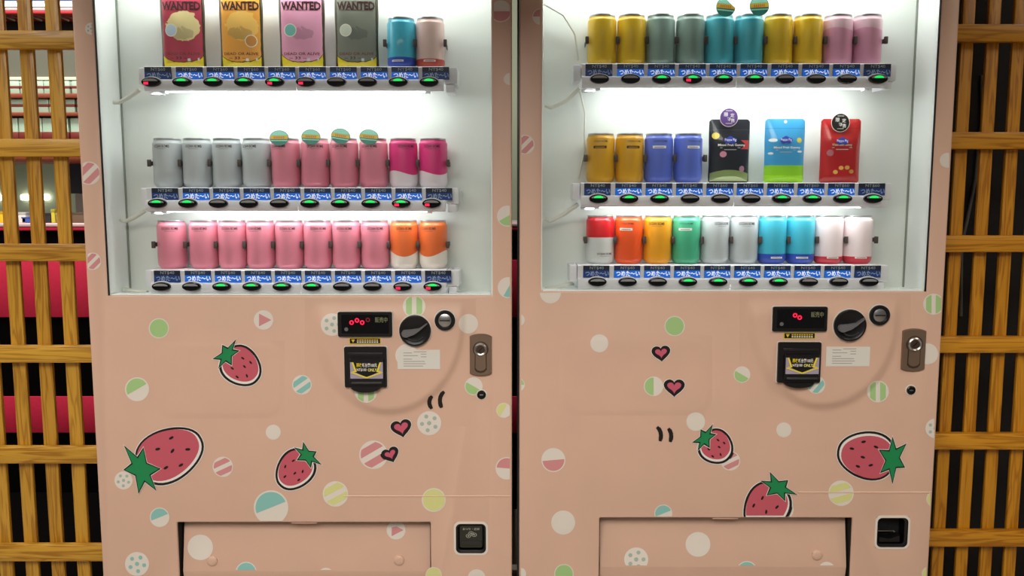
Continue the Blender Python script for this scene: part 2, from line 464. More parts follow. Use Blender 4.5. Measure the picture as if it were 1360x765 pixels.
def grid_plate(mb, xs, zs, holes, y0, y1, m, side):
    """plate between depths y0 (front) and y1 with rectangular holes (index ranges)"""
    nx, nz = len(xs) - 1, len(zs) - 1
    solid = [[not any(a <= i < b and c <= j < d for a, b, c, d in holes) for j in range(nz)] for i in range(nx)]
    for i in range(nx):
        for j in range(nz):
            if not solid[i][j]: continue
            x0, x1, z0, z1 = xs[i], xs[i + 1], zs[j], zs[j + 1]
            mb.face([(x0, y0, z0), (x1, y0, z0), (x1, y0, z1), (x0, y0, z1)], m)
            mb.face([(x0, y1, z0), (x0, y1, z1), (x1, y1, z1), (x1, y1, z0)], side)
            for (a, b, P) in ((i - 1, j, [(x0, y0, z0), (x0, y0, z1), (x0, y1, z1), (x0, y1, z0)]), (i + 1, j, [(x1, y0, z0), (x1, y1, z0), (x1, y1, z1), (x1, y0, z1)]),
                              (i, j - 1, [(x0, y0, z0), (x0, y1, z0), (x1, y1, z0), (x1, y0, z0)]), (i, j + 1, [(x0, y0, z1), (x1, y0, z1), (x1, y1, z1), (x0, y1, z1)])):
                if not (0 <= a < nx and 0 <= b < nz) or not solid[a][b]: mb.face(P, side)
    bm = bmesh.new(); vv = [bm.verts.new(v) for v in mb.v]
    for f, k in zip(mb.f, mb.m):
        nf = bm.faces.new([vv[q] for q in f]); nf.material_index = k
    bmesh.ops.remove_doubles(bm, verts=bm.verts[:], dist=1e-5)
    bmesh.ops.dissolve_limit(bm, angle_limit=0.01, verts=bm.verts[:], edges=bm.edges[:])
    sharp = [e for e in bm.edges if len(e.link_faces) == 2 and e.calc_face_angle(0) > 0.5 and min(v.co.y for v in e.verts) < y0 + 1e-4]
    bmesh.ops.bevel(bm, geom=sharp, offset=0.004, segments=3, affect='EDGES', profile=0.5)
    bm.verts.index_update()
    mb.v = [v.co[:] for v in bm.verts]; mb.f = [[v.index for v in f.verts] for f in bm.faces]; mb.m = [f.material_index for f in bm.faces]
    bm.free()

Y_BACK, Y_CAN, Y_STRIP = 0.108, 0.066, 0.016
R_CAN, H_CAN = 0.0327, 0.1125
LABEL_MESH = {}
def price_label_mesh(price, lit):
    key = (price, lit)
    if key in LABEL_MESH: return LABEL_MESH[key]
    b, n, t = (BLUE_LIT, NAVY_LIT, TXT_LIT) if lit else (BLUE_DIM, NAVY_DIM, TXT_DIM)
    W, Hh = 0.060, 0.0275
    mb = MB(); mb.box(-W / 2, W / 2, 0, 0.003, 0, Hh, mat('label_edge', (60, 70, 90), 0.5))
    mb.face([(-W / 2, -0.0002, 0), (W / 2, -0.0002, 0), (W / 2, -0.0002, Hh * 0.60), (-W / 2, -0.0002, Hh * 0.60)], b)
    mb.face([(-W / 2, -0.0002, Hh * 0.60), (W / 2, -0.0002, Hh * 0.60), (W / 2, -0.0002, Hh), (-W / 2, -0.0002, Hh)], n)
    text_on(mb, price, -0.015, 0.017, Hh * 0.66, Hh * 0.94, -0.0006, TXT_NT, 0.012)
    text_on(mb, 'つめた〜い', -0.025, 0.029, Hh * 0.13, Hh * 0.57, -0.0006, t, 0.025)
    LABEL_MESH[key] = mb.mesh('price_label'); return LABEL_MESH[key]
BTN_MESH = {}
def button_mesh(g, r):
    if (g, r) in BTN_MESH: return BTN_MESH[(g, r)]
    mb = MB(); seg = 28
    def ring(rx, rz, y, cz=0.0): return [(rx * math.cos(2 * PI * i / seg), y, cz + rz * math.sin(2 * PI * i / seg)) for i in range(seg)]
    loops = [ring(0.0235, 0.0125, 0.0), ring(0.0235, 0.0125, -0.002), ring(0.0222, 0.0112, -0.0025), ring(0.0212, 0.0104, -0.0025), ring(0.0208, 0.0100, -0.0085), ring(0.0190, 0.0086, -0.0105)]
    mm = [PLAST, PLAST, PLAST, BLACK, GLOSSB]
    for k in range(len(loops) - 1):
        mb.raw(loops[k] + loops[k + 1], [(i, (i + 1) % seg, seg + (i + 1) % seg, seg + i) for i in range(seg)], mm[k])
    mb.face(loops[-1], GLOSSB)
    # lens in the upper half of the button
    def cap(rx, rz, cz, y, m, hi=PI, lo=0.0):
        mb.face([(rx * math.cos(lo + (hi - lo) * i / 12), y, cz + rz * math.sin(lo + (hi - lo) * i / 12)) for i in range(13)], m)
    cap(0.0165, 0.0058, 0.0014, -0.0108, mat('lens_grey', (146, 148, 148), 0.2))
    if g: cap(0.0105, 0.0054, 0.0014, -0.0111, LED_G)
    if r: mb.face([(-0.0145, -0.0109, -0.0058), (-0.0045, -0.0109, -0.0062), (-0.0045, -0.0109, -0.0006), (-0.0145, -0.0109, -0.0006)], LED_R)
    BTN_MESH[(g, r)] = mb.mesh('select_button'); return BTN_MESH[(g, r)]
mb = MB(); mb.box(-0.0038, 0.0038, -0.023, -0.016, -0.008, 0.008, CLIPM, 0.001); mb.box(-0.0006, 0.0006, -0.016, Y_BACK - Y_CAN, -0.005, 0.005, CLIPM); CLIP_MESH = mb.mesh('holder_clip')

SHELF_Z = {}
def build_machine(spec):
    X0, X1 = spec['x']; zt, zb = 1.83, 0.06
    wx0, wx1, wz0 = spec['win']; wz1 = 1.74
    m = thing('vending_machine', spec['label'], 'vending machine', ((X0 + X1) / 2, 0.36, 0.0), 'pink drink vending machines')
    fx0, fx1, fz1 = spec['flap']; fz0 = fz1 - 0.22
    cx0, cx1, cz0, cz1 = spec['cup']
    xs = sorted([X0, X1, wx0, wx1, fx0, fx1, cx0, cx1]); zs = sorted([zb, zt, wz0, wz1, fz0, fz1, cz0, cz1])
    ix = {v: i for i, v in enumerate(xs)}; iz = {v: i for i, v in enumerate(zs)}
    mb = MB()
    grid_plate(mb, xs, zs, [(ix[wx0], ix[wx1], iz[wz0], iz[wz1]), (ix[fx0], ix[fx1], iz[fz0], iz[fz1]), (ix[cx0], ix[cx1], iz[cz0], iz[cz1])], 0.0, 0.035, PINK, PINKE)
    door = mb.build('door', m)
    # cabinet shell behind the door
    mb = MB(); t = 0.02; b0, b1 = X0 + 0.006, X1 - 0.006; SH = mat('cabinet_side', (70, 48, 44), 0.5)
    mb.box(b0, b0 + t, 0.037, 0.72, zb, zt, SH); mb.box(b1 - t, b1, 0.037, 0.72, zb, zt, SH)
    mb.box(b0 + t, b1 - t, 0.037, 0.72, zt - t, zt, SH); mb.box(b0 + t, b1 - t, 0.70, 0.72, zb, zt - t, SH)
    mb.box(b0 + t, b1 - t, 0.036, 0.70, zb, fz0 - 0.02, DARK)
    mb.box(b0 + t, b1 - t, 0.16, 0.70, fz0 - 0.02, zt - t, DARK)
    mb.build('cabinet', m)
    for lx in (X0 + 0.06, X1 - 0.06):
        for ly in (0.08, 0.64):
            mb = MB(); mb.lathe([(0.025, 0.0), (0.025, 0.012), (0.012, 0.02), (0.012, zb)], BLACK, (lx, ly, 0), 16); mb.build('foot', m)
    # display liner: back panel, jambs, floor
    mb = MB(); mb.box(wx0 - 0.001, wx1 + 0.001, Y_BACK, Y_BACK + 0.01, wz0 - 0.02, wz1 + 0.02, WHITE); liner = mb.build('display_back', m)
    for a, bb in ((wx0 - 0.008, wx0 - 0.0008), (wx1 + 0.0008, wx1 + 0.008)):
        mb = MB(); mb.box(a, bb, 0.036, Y_BACK, wz0 - 0.012, wz1 + 0.02, JAMB); mb.build('jamb', m)
        mb = MB(); mb.box(a + 0.002 if a < (wx0 + wx1) / 2 else a - 0.002, bb + 0.0022 if a < (wx0 + wx1) / 2 else bb - 0.002, 0.003, 0.036, wz0, wz1, JAMB); mb.build('window_trim', m)
    mb = MB(); mb.box(wx0 - 0.0008, wx1 + 0.0008, 0.036, Y_BACK, wz0 - 0.012, wz0 - 0.001, JAMB); mb.box(wx0 + 0.004, wx1 - 0.004, 0.002, 0.036, wz0 + 0.0002, wz0 + 0.003, JAMB); mb.build('display_floor', m)
    mb = MB(); mb.box(wx0 + 0.003, wx1 - 0.003, 0.006, 0.009, wz0 + 0.0034, wz1 - 0.001, GLASS); g = mb.build('glass_pane', m)
    gx = wx0 if spec['key'] == 'L' else wx1 - 0.0028
    mb = MB(); mb.box(gx, gx + 0.0028, -0.0006, 0.0028, wz0, wz1, BLACK); mb.build('window_gasket', m)
    gx = wx0 - 0.0006 if spec['key'] == 'L' else wx1 - 0.0028
    mb = MB(); mb.box(gx, gx + 0.0034, Y_BACK - 0.0035, Y_BACK, wz0 - .01, wz1, mat('corner_gap_shade', (136, 142, 132), .6)); mb.build('corner_gap_shade', m)  # grey strip colours in the shade of the corner gap
    # lamp at the head of the display
    mb = MB(); mb.tube([(wx0 + 0.05, 0.03, wz1 - 0.02), (wx1 - 0.05, 0.03, wz1 - 0.02)], 0.008, TUBE); mb.build('lamp_tube', m)
    lo = area('display_lamp', ((wx0 + wx1) / 2, 0.030, wz1 - 0.035), (math.radians(20), 0, 0), wx1 - wx0 - 0.04, 0.02, spec['toplamp'], (0.97, 1.0, 0.97)); 
    # shelves
    for k, sh in enumerate(spec['shelves']):
        zt_ = UZ(sh['top'], Y_STRIP); zb_ = UZ(sh['bot'], Y_STRIP)
        my = (sh['top'] + sh['bot']) / 2; s0, s1 = UX(sh['x'][0], my, Y_STRIP), UX(sh['x'][1], my, Y_STRIP)
        SHELF_Z[(spec['key'], k)] = zt_
        hh = zt_ - zb_; zm = zb_ + hh * 0.455
        mb = MB(); mid = (s0 + s1) / 2 + sh.get('seam', 0)
        for a, bb in ((s0 + 0.018, mid - 0.0006), (mid + 0.0006, s1 - 0.03)):
            # section: flat label face above, rounded bar with the buttons below
            prof = [(0.098, zt_), (0.020, zt_), (0.017, zt_ - 0.002), (0.0195, zm + 0.003), (0.0120, zm - 0.001), (0.0100, zb_ + hh * 0.25), (0.0115, zb_ + hh * 0.08), (0.016, zb_ + 0.001), (0.0185, zb_), (0.0195, zb_ + 0.002), (0.0195, zb_ + 0.020), (0.098, zt_ - 0.008)]
            n = len(prof)
            V = [(a, y, z) for y, z in prof] + [(bb, y, z) for y, z in prof]
            mb.raw(V, [(i, (i + 1) % n, n + (i + 1) % n, n + i) for i in range(n)], PLAST)
            mb.face([(a, y, z) for y, z in prof], PLAST); mb.face([(bb, y, z) for y, z in prof], PLAST)
        shelf = mb.build('display_shelf', m, angle=50)
        mb = MB()
        mb.box(s0, s0 + 0.017, 0.028, 0.10, zb_ + hh * 0.3, zt_ - 0.001, PLAST, 0.002); mb.box(s0 + 0.02, s0 + 0.050, 0.03, 0.05, zb_ - 0.006, zb_ - 0.0005, PLAST, 0.001); mb.build('end_bracket', shelf); mb = MB(); mb.box(s1 - 0.029, s1, 0.026, 0.10, zb_ + hh * 0.32, zt_ - 0.001, PLAST, 0.002)
        mb.box(s1 - 0.026, s1 - 0.006, 0.03, 0.09, zb_ - 0.001, zb_ + hh * 0.30, PLAST, 0.002)
        mb.build('end_bracket', shelf)
        mb = MB(); mb.tube([(s0 + 0.06, 0.028, zb_ + 0.005), (s1 - 0.07, 0.028, zb_ + 0.005)], 0.0065, TUBE, 12)
        for q in (s0 + 0.055, s1 - 0.066): mb.box(q - 0.006, q + 0.006, 0.0205, 0.040, zb_ - 0.004, zb_ + 0.020, PLAST, 0.001)
        mb.build('lamp_tube', shelf)
        area('shelf_lamp', ((s0 + s1) / 2, 0.027, zb_ - 0.003), (math.radians(20), 0, 0), s1 - s0 - 0.06, 0.014, sh['lamp'], (0.98, 1.0, 0.97))
        b0, bp = sh['btn']
        for i in range(10):
            pxb = b0 + bp * i
            xb = UX(pxb, sh['by'], 0.011)
            c = sh['lamps'][i]
            put('select_button', button_mesh('g' in c, 'r' in c), shelf, (xb, 0.0112, zb_ + hh * 0.34))
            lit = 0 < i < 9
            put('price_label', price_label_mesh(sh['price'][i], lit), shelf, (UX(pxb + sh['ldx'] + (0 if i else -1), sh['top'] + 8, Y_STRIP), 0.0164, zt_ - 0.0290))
    # white leads running to the jamb; one thin tube draws a glass reflection
    for P in spec['leads_and_glint']:
        rl = 0.0048 if len(P) == 3 or P[0][1] > 121 else 0.0022
        mb = MB(); mb.tube([(UX(a, b_, y), y, U(a, b_, y)[1]) for a, b_, y in P], rl, CABLE, 8); mb.build('lead', m)
    # ---- door relief
    for nm, (ax0, ax1, ay0, ay1), fn in (('embossed_dish', (405 + spec['emb'][0], 632 + spec['emb'][0], 397 + spec['emb'][1], 566 + spec['emb'][1]), emboss), ('embossed_pad', spec['pad'], rectpad)):
        mb = MB(); nxx, nyy = (76, 56) if fn is emboss else (70, 44); V = []
        for j in range(nyy + 1):
            for i in range(nxx + 1):
                px = ax0 + (ax1 - ax0) * i / nxx; py = ay0 + (ay1 - ay0) * j / nyy
                y = -fn(spec, px, py) - 0.00005; x, z = U(px, py, y); V.append((x, y, z))
        mb.raw(V, [(j * (nxx + 1) + i, j * (nxx + 1) + i + 1, (j + 1) * (nxx + 1) + i + 1, (j + 1) * (nxx + 1) + i) for j in range(nyy) for i in range(nxx)], PINK)
        mb.build(nm, door, angle=80)
    sx0, sx1, sy = spec['seam']
    mb = MB(); x0, z = U(sx0, sy); x1 = min(UX(sx1, sy), X1 - 0.004); mb.raw([(x0, 0, z + .0022), (x1, 0, z + .0022), (x1, -.0020, z), (x0, -.0020, z), (x0, 0, z - .0012), (x1, 0, z - .0012)], [(0, 1, 2, 3), (3, 2, 5, 4), (0, 3, 4), (1, 5, 2)], PINK); mb.build('seam_lip', door)
    # ---- delivery flap
    flap_y = lambda px, py: 0.030 + (0.010 - 0.030) * max(0.0, min(1.2, (py - spec['flap_py']) / 66.0))
    mb = MB(); fz = lambda y_, z_: z_
    pyb = spec['flap_py'] + 64
    ft = fz1 - 0.010; zk = U(680, pyb, 0.0107)[1]
    a, bb = fx0 + 0.006, fx1 - 0.003
    if spec['key'] == 'R': a, bb = fx0 + 0.003, fx1 - 0.006
    prof = [(0.0300, ft), (0.0107, zk), (0.0112, zk - 0.004), (0.026, fz0 + 0.004), (0.033, fz0 + 0.004), (0.0187, zk), (0.037, ft), ]
    n = len(prof); V = [(a, y, z) for y, z in prof] + [(bb, y, z) for y, z in prof]
    mb.raw(V, [(i, (i + 1) % n, n + (i + 1) % n, n + i) for i in range(n)], PINK); mb.face(V[:n], PINK); mb.face(V[n:], PINK)
    flap = mb.build('delivery_flap', m)
    for px, py in spec['bumps']:
        y = flap_y(px, py); x, z = U(px, py, y)
        mb = MB(); mb.lathe([(0.0125, -0.003), (0.0125, 0.003), (0.010, 0.0052), (0.005, 0.0058)], PINK, (x, y, z), 24, 'y'); mb.build('bumper', flap)
    mb = MB(); x0, z = U(spec['latch'], spec['flap_py'] + 1.5, 0.012)
    mb.box(x0 - 0.03, x0 + 0.03, 0.004, 0.014, fz1 - 0.0045, fz1 - 0.001, PINKE, 0.001); mb.build('flap_hinge', m)
    mb = MB()
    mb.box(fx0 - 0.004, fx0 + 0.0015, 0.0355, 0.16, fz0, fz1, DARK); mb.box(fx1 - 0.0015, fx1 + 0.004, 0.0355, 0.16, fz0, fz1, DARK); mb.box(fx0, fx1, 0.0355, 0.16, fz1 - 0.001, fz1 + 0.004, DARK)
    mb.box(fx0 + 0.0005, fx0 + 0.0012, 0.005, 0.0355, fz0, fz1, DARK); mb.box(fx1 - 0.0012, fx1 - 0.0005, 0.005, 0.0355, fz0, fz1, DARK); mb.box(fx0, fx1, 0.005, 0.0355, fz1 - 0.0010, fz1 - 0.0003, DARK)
    mb.build('delivery_recess', m)
    # ---- coin return cup
    cup = thing_part = None
    mb = MB(); R = rrect(cx0 + 0.001, cx1 - 0.001, cz0 + 0.001, cz1 - 0.001, 0.011); Ri = rrect(cx0 + 0.006, cx1 - 0.006, cz0 + 0.006, cz1 - 0.006, 0.008)
    Ro = rrect(cx0 - 0.004, cx1 + 0.004, cz0 - 0.004, cz1 + 0.004, 0.014)
    def loopface(A, ya, B, yb, mm):
        n = len(A); mb.raw([(p[0], ya, p[1]) for p in A] + [(p[0], yb, p[1]) for p in B], [(i, (i + 1) % n, n + (i + 1) % n, n + i) for i in range(n)], mm)
    loopface(Ro, 0.001, Ro, -0.0012, PBALL); loopface(Ro, -0.0012, R, -0.0014, PBALL); loopface(R, -0.0014, R, 0.004, BLACK)
    loopface(R, 0.004, Ri, 0.006, BLACK); loopface(Ri, 0.006, Ri, 0.034, GLOSSB); mb.face([(p[0], 0.034, p[1]) for p in Ri], DARK)
    cup = mb.build('coin_return', m)
    mcx, mcz = (cx0 + cx1) / 2, (cz0 + cz1) / 2; cw = (cx1 - cx0)
    if spec['key'] == 'L':
        FLM = mat('smoked_flap', (44, 46, 40), 0.22); LT = mat('cup_lettering', (170, 172, 160), 0.5)
        mb = MB()
        mb.prism(rrect(cx0 + 0.0085, cx1 - 0.0085, cz0 + 0.010, cz1 - 0.0075, 0.005), 0.016, 0.0065, FLM, 0.002)
        mb.prism([(mcx - cw * .34, mcz - cw * .20), (mcx - cw * .2, mcz - cw * .245), (mcx, mcz - cw * .26), (mcx + cw * .2, mcz - cw * .245), (mcx + cw * .34, mcz - cw * .20), (mcx + cw * .34, mcz - cw * .12), (mcx - cw * .34, mcz - cw * .12)], 0.0066, 0.0035, FLM, 0.001)
        text_on(mb, 'おつり・返却', mcx - cw * .27, mcx + cw * .27, mcz + cw * .24, mcz + cw * .32, 0.0060, LT, 0.015)
        for ox, oz in ((-0.085, 0.05), (0.0, 0.135), (0.10, 0.085)):
            for r0, r1 in ((0.085, 0.065), (0.03, 0.0)):
                A = [(mcx + cw * (ox + r0 * math.cos(q)), mcz + cw * (oz + .8 * r0 * math.sin(q))) for q in [i * PI / 10 for i in range(20)]]
                B = [(mcx + cw * (ox + r1 * math.cos(q)), mcz + cw * (oz + .8 * r1 * math.sin(q))) for q in [i * PI / 10 for i in range(20)]]
                loopface(A, 0.0061, B, 0.0061, LT)
        mb.build('return_flap', cup)
    else:
        mb = MB(); mb.box(cx0 + 0.006, mcx + cw * .12, 0.012, 0.033, mcz - 0.0022, mcz - 0.0006, STEEL, 0.0004)  # steel bar and its tip stand in for a line of reflected light
        mb.tube([(mcx + cw * .12, 0.013, mcz - 0.0015), (mcx + cw * .16, 0.013, mcz - 0.004)], 0.0014, STEEL, 8)
        mb.prism([(mcx - cw * .36, mcz - cw * .40), (mcx + cw * .36, mcz - cw * .40), (mcx + cw * .36, mcz - cw * .16), (mcx, mcz - cw * .28), (mcx - cw * .36, mcz - cw * .22)], 0.033, 0.012, BLACK, 0.003)
        mb.build('chute_and_glint', cup)
    # ---- controls on the embossed dish
    yb = -H_EMB
    def R4(q, y=yb): return pxrect(*q, y)
    rim = lambda o: rrect(o[0] - 0.0018, o[1] + 0.0018, o[2] - 0.0018, o[3] + 0.0018, 0.005)
    # money display
    q = R4(spec['disp']); mb = MB()
    mb.prism(rim(q), yb + 0.003, yb - 0.0006, PBALL)
    mb.prism(rrect(*q, 0.004), yb + 0.004, yb - 0.006, BLACK, 0.0015)
    o = (q[0] + 0.009, q[1] - 0.007, q[2] + 0.008, q[3] - 0.006)
    mb.prism(rrect(*o, 0.003), yb - 0.0055, yb - 0.0064, GLOSSB)
    disp = mb.build('money_display', m)
    yd = yb - 0.0066; mb = MB()
    dw = q[1] - q[0]; dh = q[3] - q[2]
    for ux, uz, on in spec['ring_glints']:  # reflections of ring LEDs drawn as glowing red rings
        cx, cz = q[0] + dw * ux, q[3] - dh * uz
        mm = LED_R if on else mat('dim_red_glint', (120, 20, 34), 0.4, emit=0.15)
        A = circle(cx, cz, 0.0052, 18); B = circle(cx, cz, 0.0026, 18)
        mb.raw([(p[0], yd, p[1]) for p in A + B], [(i, (i + 1) % 18, 18 + (i + 1) % 18, 18 + i) for i in range(18)], mm)
    mb.build('ring_glint', disp)
    mb = MB(); text_on(mb, '販売中', q[0] + dw * .69, q[0] + dw * .92, q[2] + dh * .58, q[2] + dh * .80, yd, mat('on_sale_lettering', (120, 122, 88), 0.5, emit=0.10), 0.012)
    mb.face([(p[0], yd, p[1]) for p in circle(q[0] + dw * .16, q[3] - dh * .69, 0.0045, 16)], GREY); mb.build('lettering', disp)
    # warning strip
    q = R4(spec['warn'], yb); mb = MB(); YEL = mat('warning_yellow', (226, 196, 70), 0.5)
    mb.prism(rrect(*q, 0.001), yb + 0.002, yb - 0.0005, YEL); hw = q[1] - q[0]; hz = q[3] - q[2]
    mb.prism(rrect(q[0] + 0.003, q[1] - 0.002, q[2] + 0.0025, q[3] - 0.0018, 0.001), yb, yb - 0.0009, BLACK)
    mb.face([(q[0] + hw * .08, yb - 0.0011, q[3] - hz * .25), (q[0] + hw * .20, yb - 0.0011, q[3] - hz * .25), (q[0] + hw * .14, yb - 0.0011, q[2] + hz * .25)], YEL)
    for j, c in ((0.66, YEL), (0.36, PW)):
        for i in range(9):
            mb.face([(q[0] + hw * (.26 + i * .075), yb - 0.0011, q[2] + hz * (j - .09)), (q[0] + hw * (.315 + i * .075), yb - 0.0011, q[2] + hz * (j - .09)), (q[0] + hw * (.315 + i * .075), yb - 0.0011, q[2] + hz * (j + .09)), (q[0] + hw * (.26 + i * .075), yb - 0.0011, q[2] + hz * (j + .09))], c)
    mb.build('warning_strip', m)
    # bill acceptor
    q = R4(spec['bill'], yb); mb = MB(); bw = q[1] - q[0]; bh = q[3] - q[2]; bx = (q[0] + q[1]) / 2
    mb.prism(rim(q), yb + 0.003, yb - 0.0006, PBALL)
    mb.prism([(bx + bw * .36 * math.cos(a), q[2] + 0.002 + bh * .14 * math.sin(a)) for a in [PI + i * PI / 14 for i in range(15)]], yb + 0.002, yb - 0.012, BLACK, 0.003)
    mb.prism(rrect(*q, 0.004), yb + 0.003, yb - 0.008, BLACK, 0.002)
    bill = mb.build('bill_acceptor', m)
    mb = MB(); mb.box(q[0] + bw * .10, q[1] - bw * .08, yb - 0.010, yb - 0.0075, q[2] + bh * .80, q[2] + bh * .86, mat('satin_black', (30, 30, 32), 0.3), 0.001)
    mb.prism(rrect(q[0] + bw * .13, q[1] - bw * .06, q[2] + bh * .10, q[2] + bh * .72, 0.003), yb - 0.007, yb - 0.014, BLACK, 0.0015)
    mb.box(q[0] + bw * .18, q[1] - bw * .10, yb - 0.0165, yb - 0.013, q[2] + bh * .11, q[2] + bh * .16, mat('satin_grey', (58, 58, 60), 0.3), 0.001)
    mb.build('bill_mouth', bill)
    ys = yb - 0.0143; mb = MB(); l0, l1, lb, lt = q[0] + bw * .155, q[1] - bw * .075, q[2] + bh * .24, q[2] + bh * .64
    lw, lh = l1 - l0, lt - lb
    pt = lambda u, v, k=0: (l0 + lw * u, ys - 0.0003 * k, lb + lh * v)
    mb.face([pt(0, 0), pt(1, 0), pt(1, 1), pt(0, 1)], mat('sticker_lilac', (168, 158, 180), 0.45))
    mb.face([pt(.08, 1, 1), pt(.16, .38, 1), pt(.5, .08, 1), pt(.84, .38, 1), pt(.92, 1, 1)], BLACK)
    YB = mat('sticker_yellow', (245, 222, 40), 0.45)
    mb.face([pt(.02, .42, 2), pt(.5, .10, 2), pt(.5, .02, 2), pt(.02, .35, 2)], YB); mb.face([pt(.98, .42, 2), pt(.98, .35, 2), pt(.5, .02, 2), pt(.5, .10, 2)], YB)
    for s_ in (0, 1):
        f = (lambda u: u) if s_ == 0 else (lambda u: 1 - u)
        mb.face([pt(f(.05), 1, 2), pt(f(.10), 1, 2), pt(f(.20), .42, 2), pt(f(.06), .36, 2), pt(f(.07), .44, 2), pt(f(.14), .46, 2)], YB)
    text_on(mb, '限收', l0 + lw * .20, l0 + lw * .36, lb + lh * .70, lb + lh * .95, ys - 0.0009, YB, 0.02)
    text_on(mb, '新台幣100元', l0 + lw * .37, l0 + lw * .82, lb + lh * .70, lb + lh * .95, ys - 0.0009, PW, 0.02)
    text_on(mb, 'NT$100', l0 + lw * .20, l0 + lw * .50, lb + lh * .44, lb + lh * .63, ys - 0.0009, PW, 0.02)
    text_on(mb, 'ONLY', l0 + lw * .54, l0 + lw * .82, lb + lh * .44, lb + lh * .63, ys - 0.0009, mat('sticker_pale_yellow', (248, 240, 140), 0.45), 0.02)
    mb.build('acceptor_sticker', bill)
    # coin knob
    kx, ky, kr = spec['knob']; x, z = U(kx, ky, yb); r = kr * DIST / F / (CT) * 1.0
    mb = MB(); mb.lathe([(r * 1.06, -0.002), (r * 1.06, 0.0008), (r, 0.001)], PBALL, (x, yb, z), 40, 'y', cap=False); mb.lathe([(r, -0.002), (r, 0.006), (r * .95, 0.0085), (r * .86, 0.0088), (r * .80, 0.0075), (r * .3, 0.007)], BLACK, (x, yb, z), 40, 'y'); knob = mb.build('coin_knob', m)
    mb = MB(); LV = []
    for i in range(11):
        a = math.radians(118) + i * math.radians(190) / 10; LV.append((x - r * .55 + r * .27 * math.cos(a), z - r * .14 + r * .25 * math.sin(a)))
    LV += [(x - r * .05, z - r * .22), (x + r * .30, z + r * .02), (x + r * .80, z + r * .45), (x + r * .76, z + r * .52), (x + r * .3, z + r * .20), (x - r * .2, z + r * .12)]
    mb.prism(LV, yb - 0.007, yb - 0.018, GREY, 0.002); mb.build('lever', knob)
    mb = MB(); A = [(x + r * .62 * math.cos(t_), yb - 0.0092, z + r * .62 * math.sin(t_)) for t_ in [math.radians(222 + 9 * i) for i in range(12)]]
    mb.tube(A, r * .05, mat('satin_grey', (58, 58, 60), 0.3), 6); mb.build('grip_groove', knob)
    # coin slot
    kx, ky, kr = spec['slot']; x, z = U(kx, ky, yb); r = kr * DIST / F
    mb = MB(); mb.lathe([(r * 1.10, -0.002), (r * 1.10, 0.0006), (r, 0.0008)], PBALL, (x, yb, z), 32, 'y', cap=False); mb.lathe([(r, -0.002), (r, 0.005), (r * .92, 0.007), (r * .72, 0.007), (r * .66, 0.004)], BLACK, (x, yb, z), 32, 'y'); slot = mb.build('coin_slot', m)
    mb = MB(); mb.lathe([(r * .66, 0.003), (r * .64, 0.0050), (r * .4, 0.0068), (r * .1, 0.0074)], STEEL, (x, yb, z), 32, 'y'); mb.box(x - r * .5, x + r * .5, yb - 0.0078, yb - 0.005, z - 0.0012, z + 0.0016, BLACK, 0.0003); mb.build('slot_plate', slot)
    # lock plate
    q = pxrect(*spec['lock'], 0.0); mb = MB(); lw, lh = q[1] - q[0], q[3] - q[2]; lx = (q[0] + q[1]) / 2
    def barrel(k, dz=0):
        P = []
        for sgn, zz in ((1, q[3] - lh * .06), (-1, q[2] + lh * .06)):
            for i in range(9):
                a = math.radians(25 + 130 * i / 8) if sgn > 0 else math.radians(205 + 130 * i / 8)
                P.append((lx + k * (lw / 2) * math.cos(a) / math.cos(math.radians(25)), zz + sgn * 0 + k * lh * .06 * (math.sin(a) - (math.sin(math.radians(25)) if sgn > 0 else -math.sin(math.radians(25)))) * 1.7))
        return P
    mb.prism(barrel(1.0), 0.002, -0.006, BRONZE, 0.0022); lock = mb.build('lock_plate', m)
    zc = q[3] - lh * .36; mb = MB()
    KP = [(lx + lw * .36 * math.cos(a), zc + lw * .36 * math.sin(a)) for a in [math.radians(-42 + 264 * i / 20) for i in range(21)]]
    KP += [(lx - lw * .28, q[2] + lh * .16), (lx - lw * .18, q[2] + lh * .10), (lx, q[2] + lh * .075), (lx + lw * .18, q[2] + lh * .10), (lx + lw * .28, q[2] + lh * .16)]
    mb.prism(KP, -0.005, -0.0064, BRONZE2, 0.0); mb.prism([(lx + (p[0] - lx) * .86, zc - lh * .05 + (p[1] - zc + lh * .05) * .92) for p in KP], -0.0062, -0.0078, BRONZE, 0.001)
    mb.build('lock_cover', lock)
    mb = MB(); mb.lathe([(lw * .29, 0.0), (lw * .29, 0.0045), (lw * .25, 0.0058), (lw * .20, 0.0045), (lw * .19, 0.003)], STEEL, (lx, -0.006, zc), 28, 'y', cap=False); mb.lathe([(lw * .2, 0.0), (lw * .19, 0.003), (lw * .1, 0.0032)], BRONZE2, (lx, -0.006, zc), 20, 'y')
    mb.prism([(lx - lw * .1, zc - lw * .08), (lx - lw * .07, zc - lw * .11), (lx + lw * .1, zc + lw * .08), (lx + lw * .07, zc + lw * .11)], -0.009, -0.0098, BLACK); mb.build('key_cylinder', lock)
    # cam lock
    kx, ky, kr = spec['cam']; x, z = U(kx, ky, 0); r = kr * DIST / F
    mb = MB(); mb.lathe([(r * 1.25, -0.001), (r * 1.25, 0.0006), (r, 0.001)], PBALL, (x, 0, z), 24, 'y', cap=False); mb.lathe([(r, -0.002), (r, 0.003), (r * .8, 0.0046), (r * .7, 0.0046), (r * .64, 0.003)], mat('dark_steel', (60, 62, 62), 0.3, 1.0), (x, 0, z), 24, 'y'); mb.box(x - r * .4, x + r * .4, -0.0042, -0.002, z - r * .12, z + r * .12, STEEL, 0.0003); mb.build('cam_lock', m)
    # notice sticker
    q = R4(spec['note'], yb); mb = MB(); mb.prism(rrect(*q, 0.001), yb + 0.002, yb - 0.0009, mat('notice_paper', (226, 224, 216), 0.6))
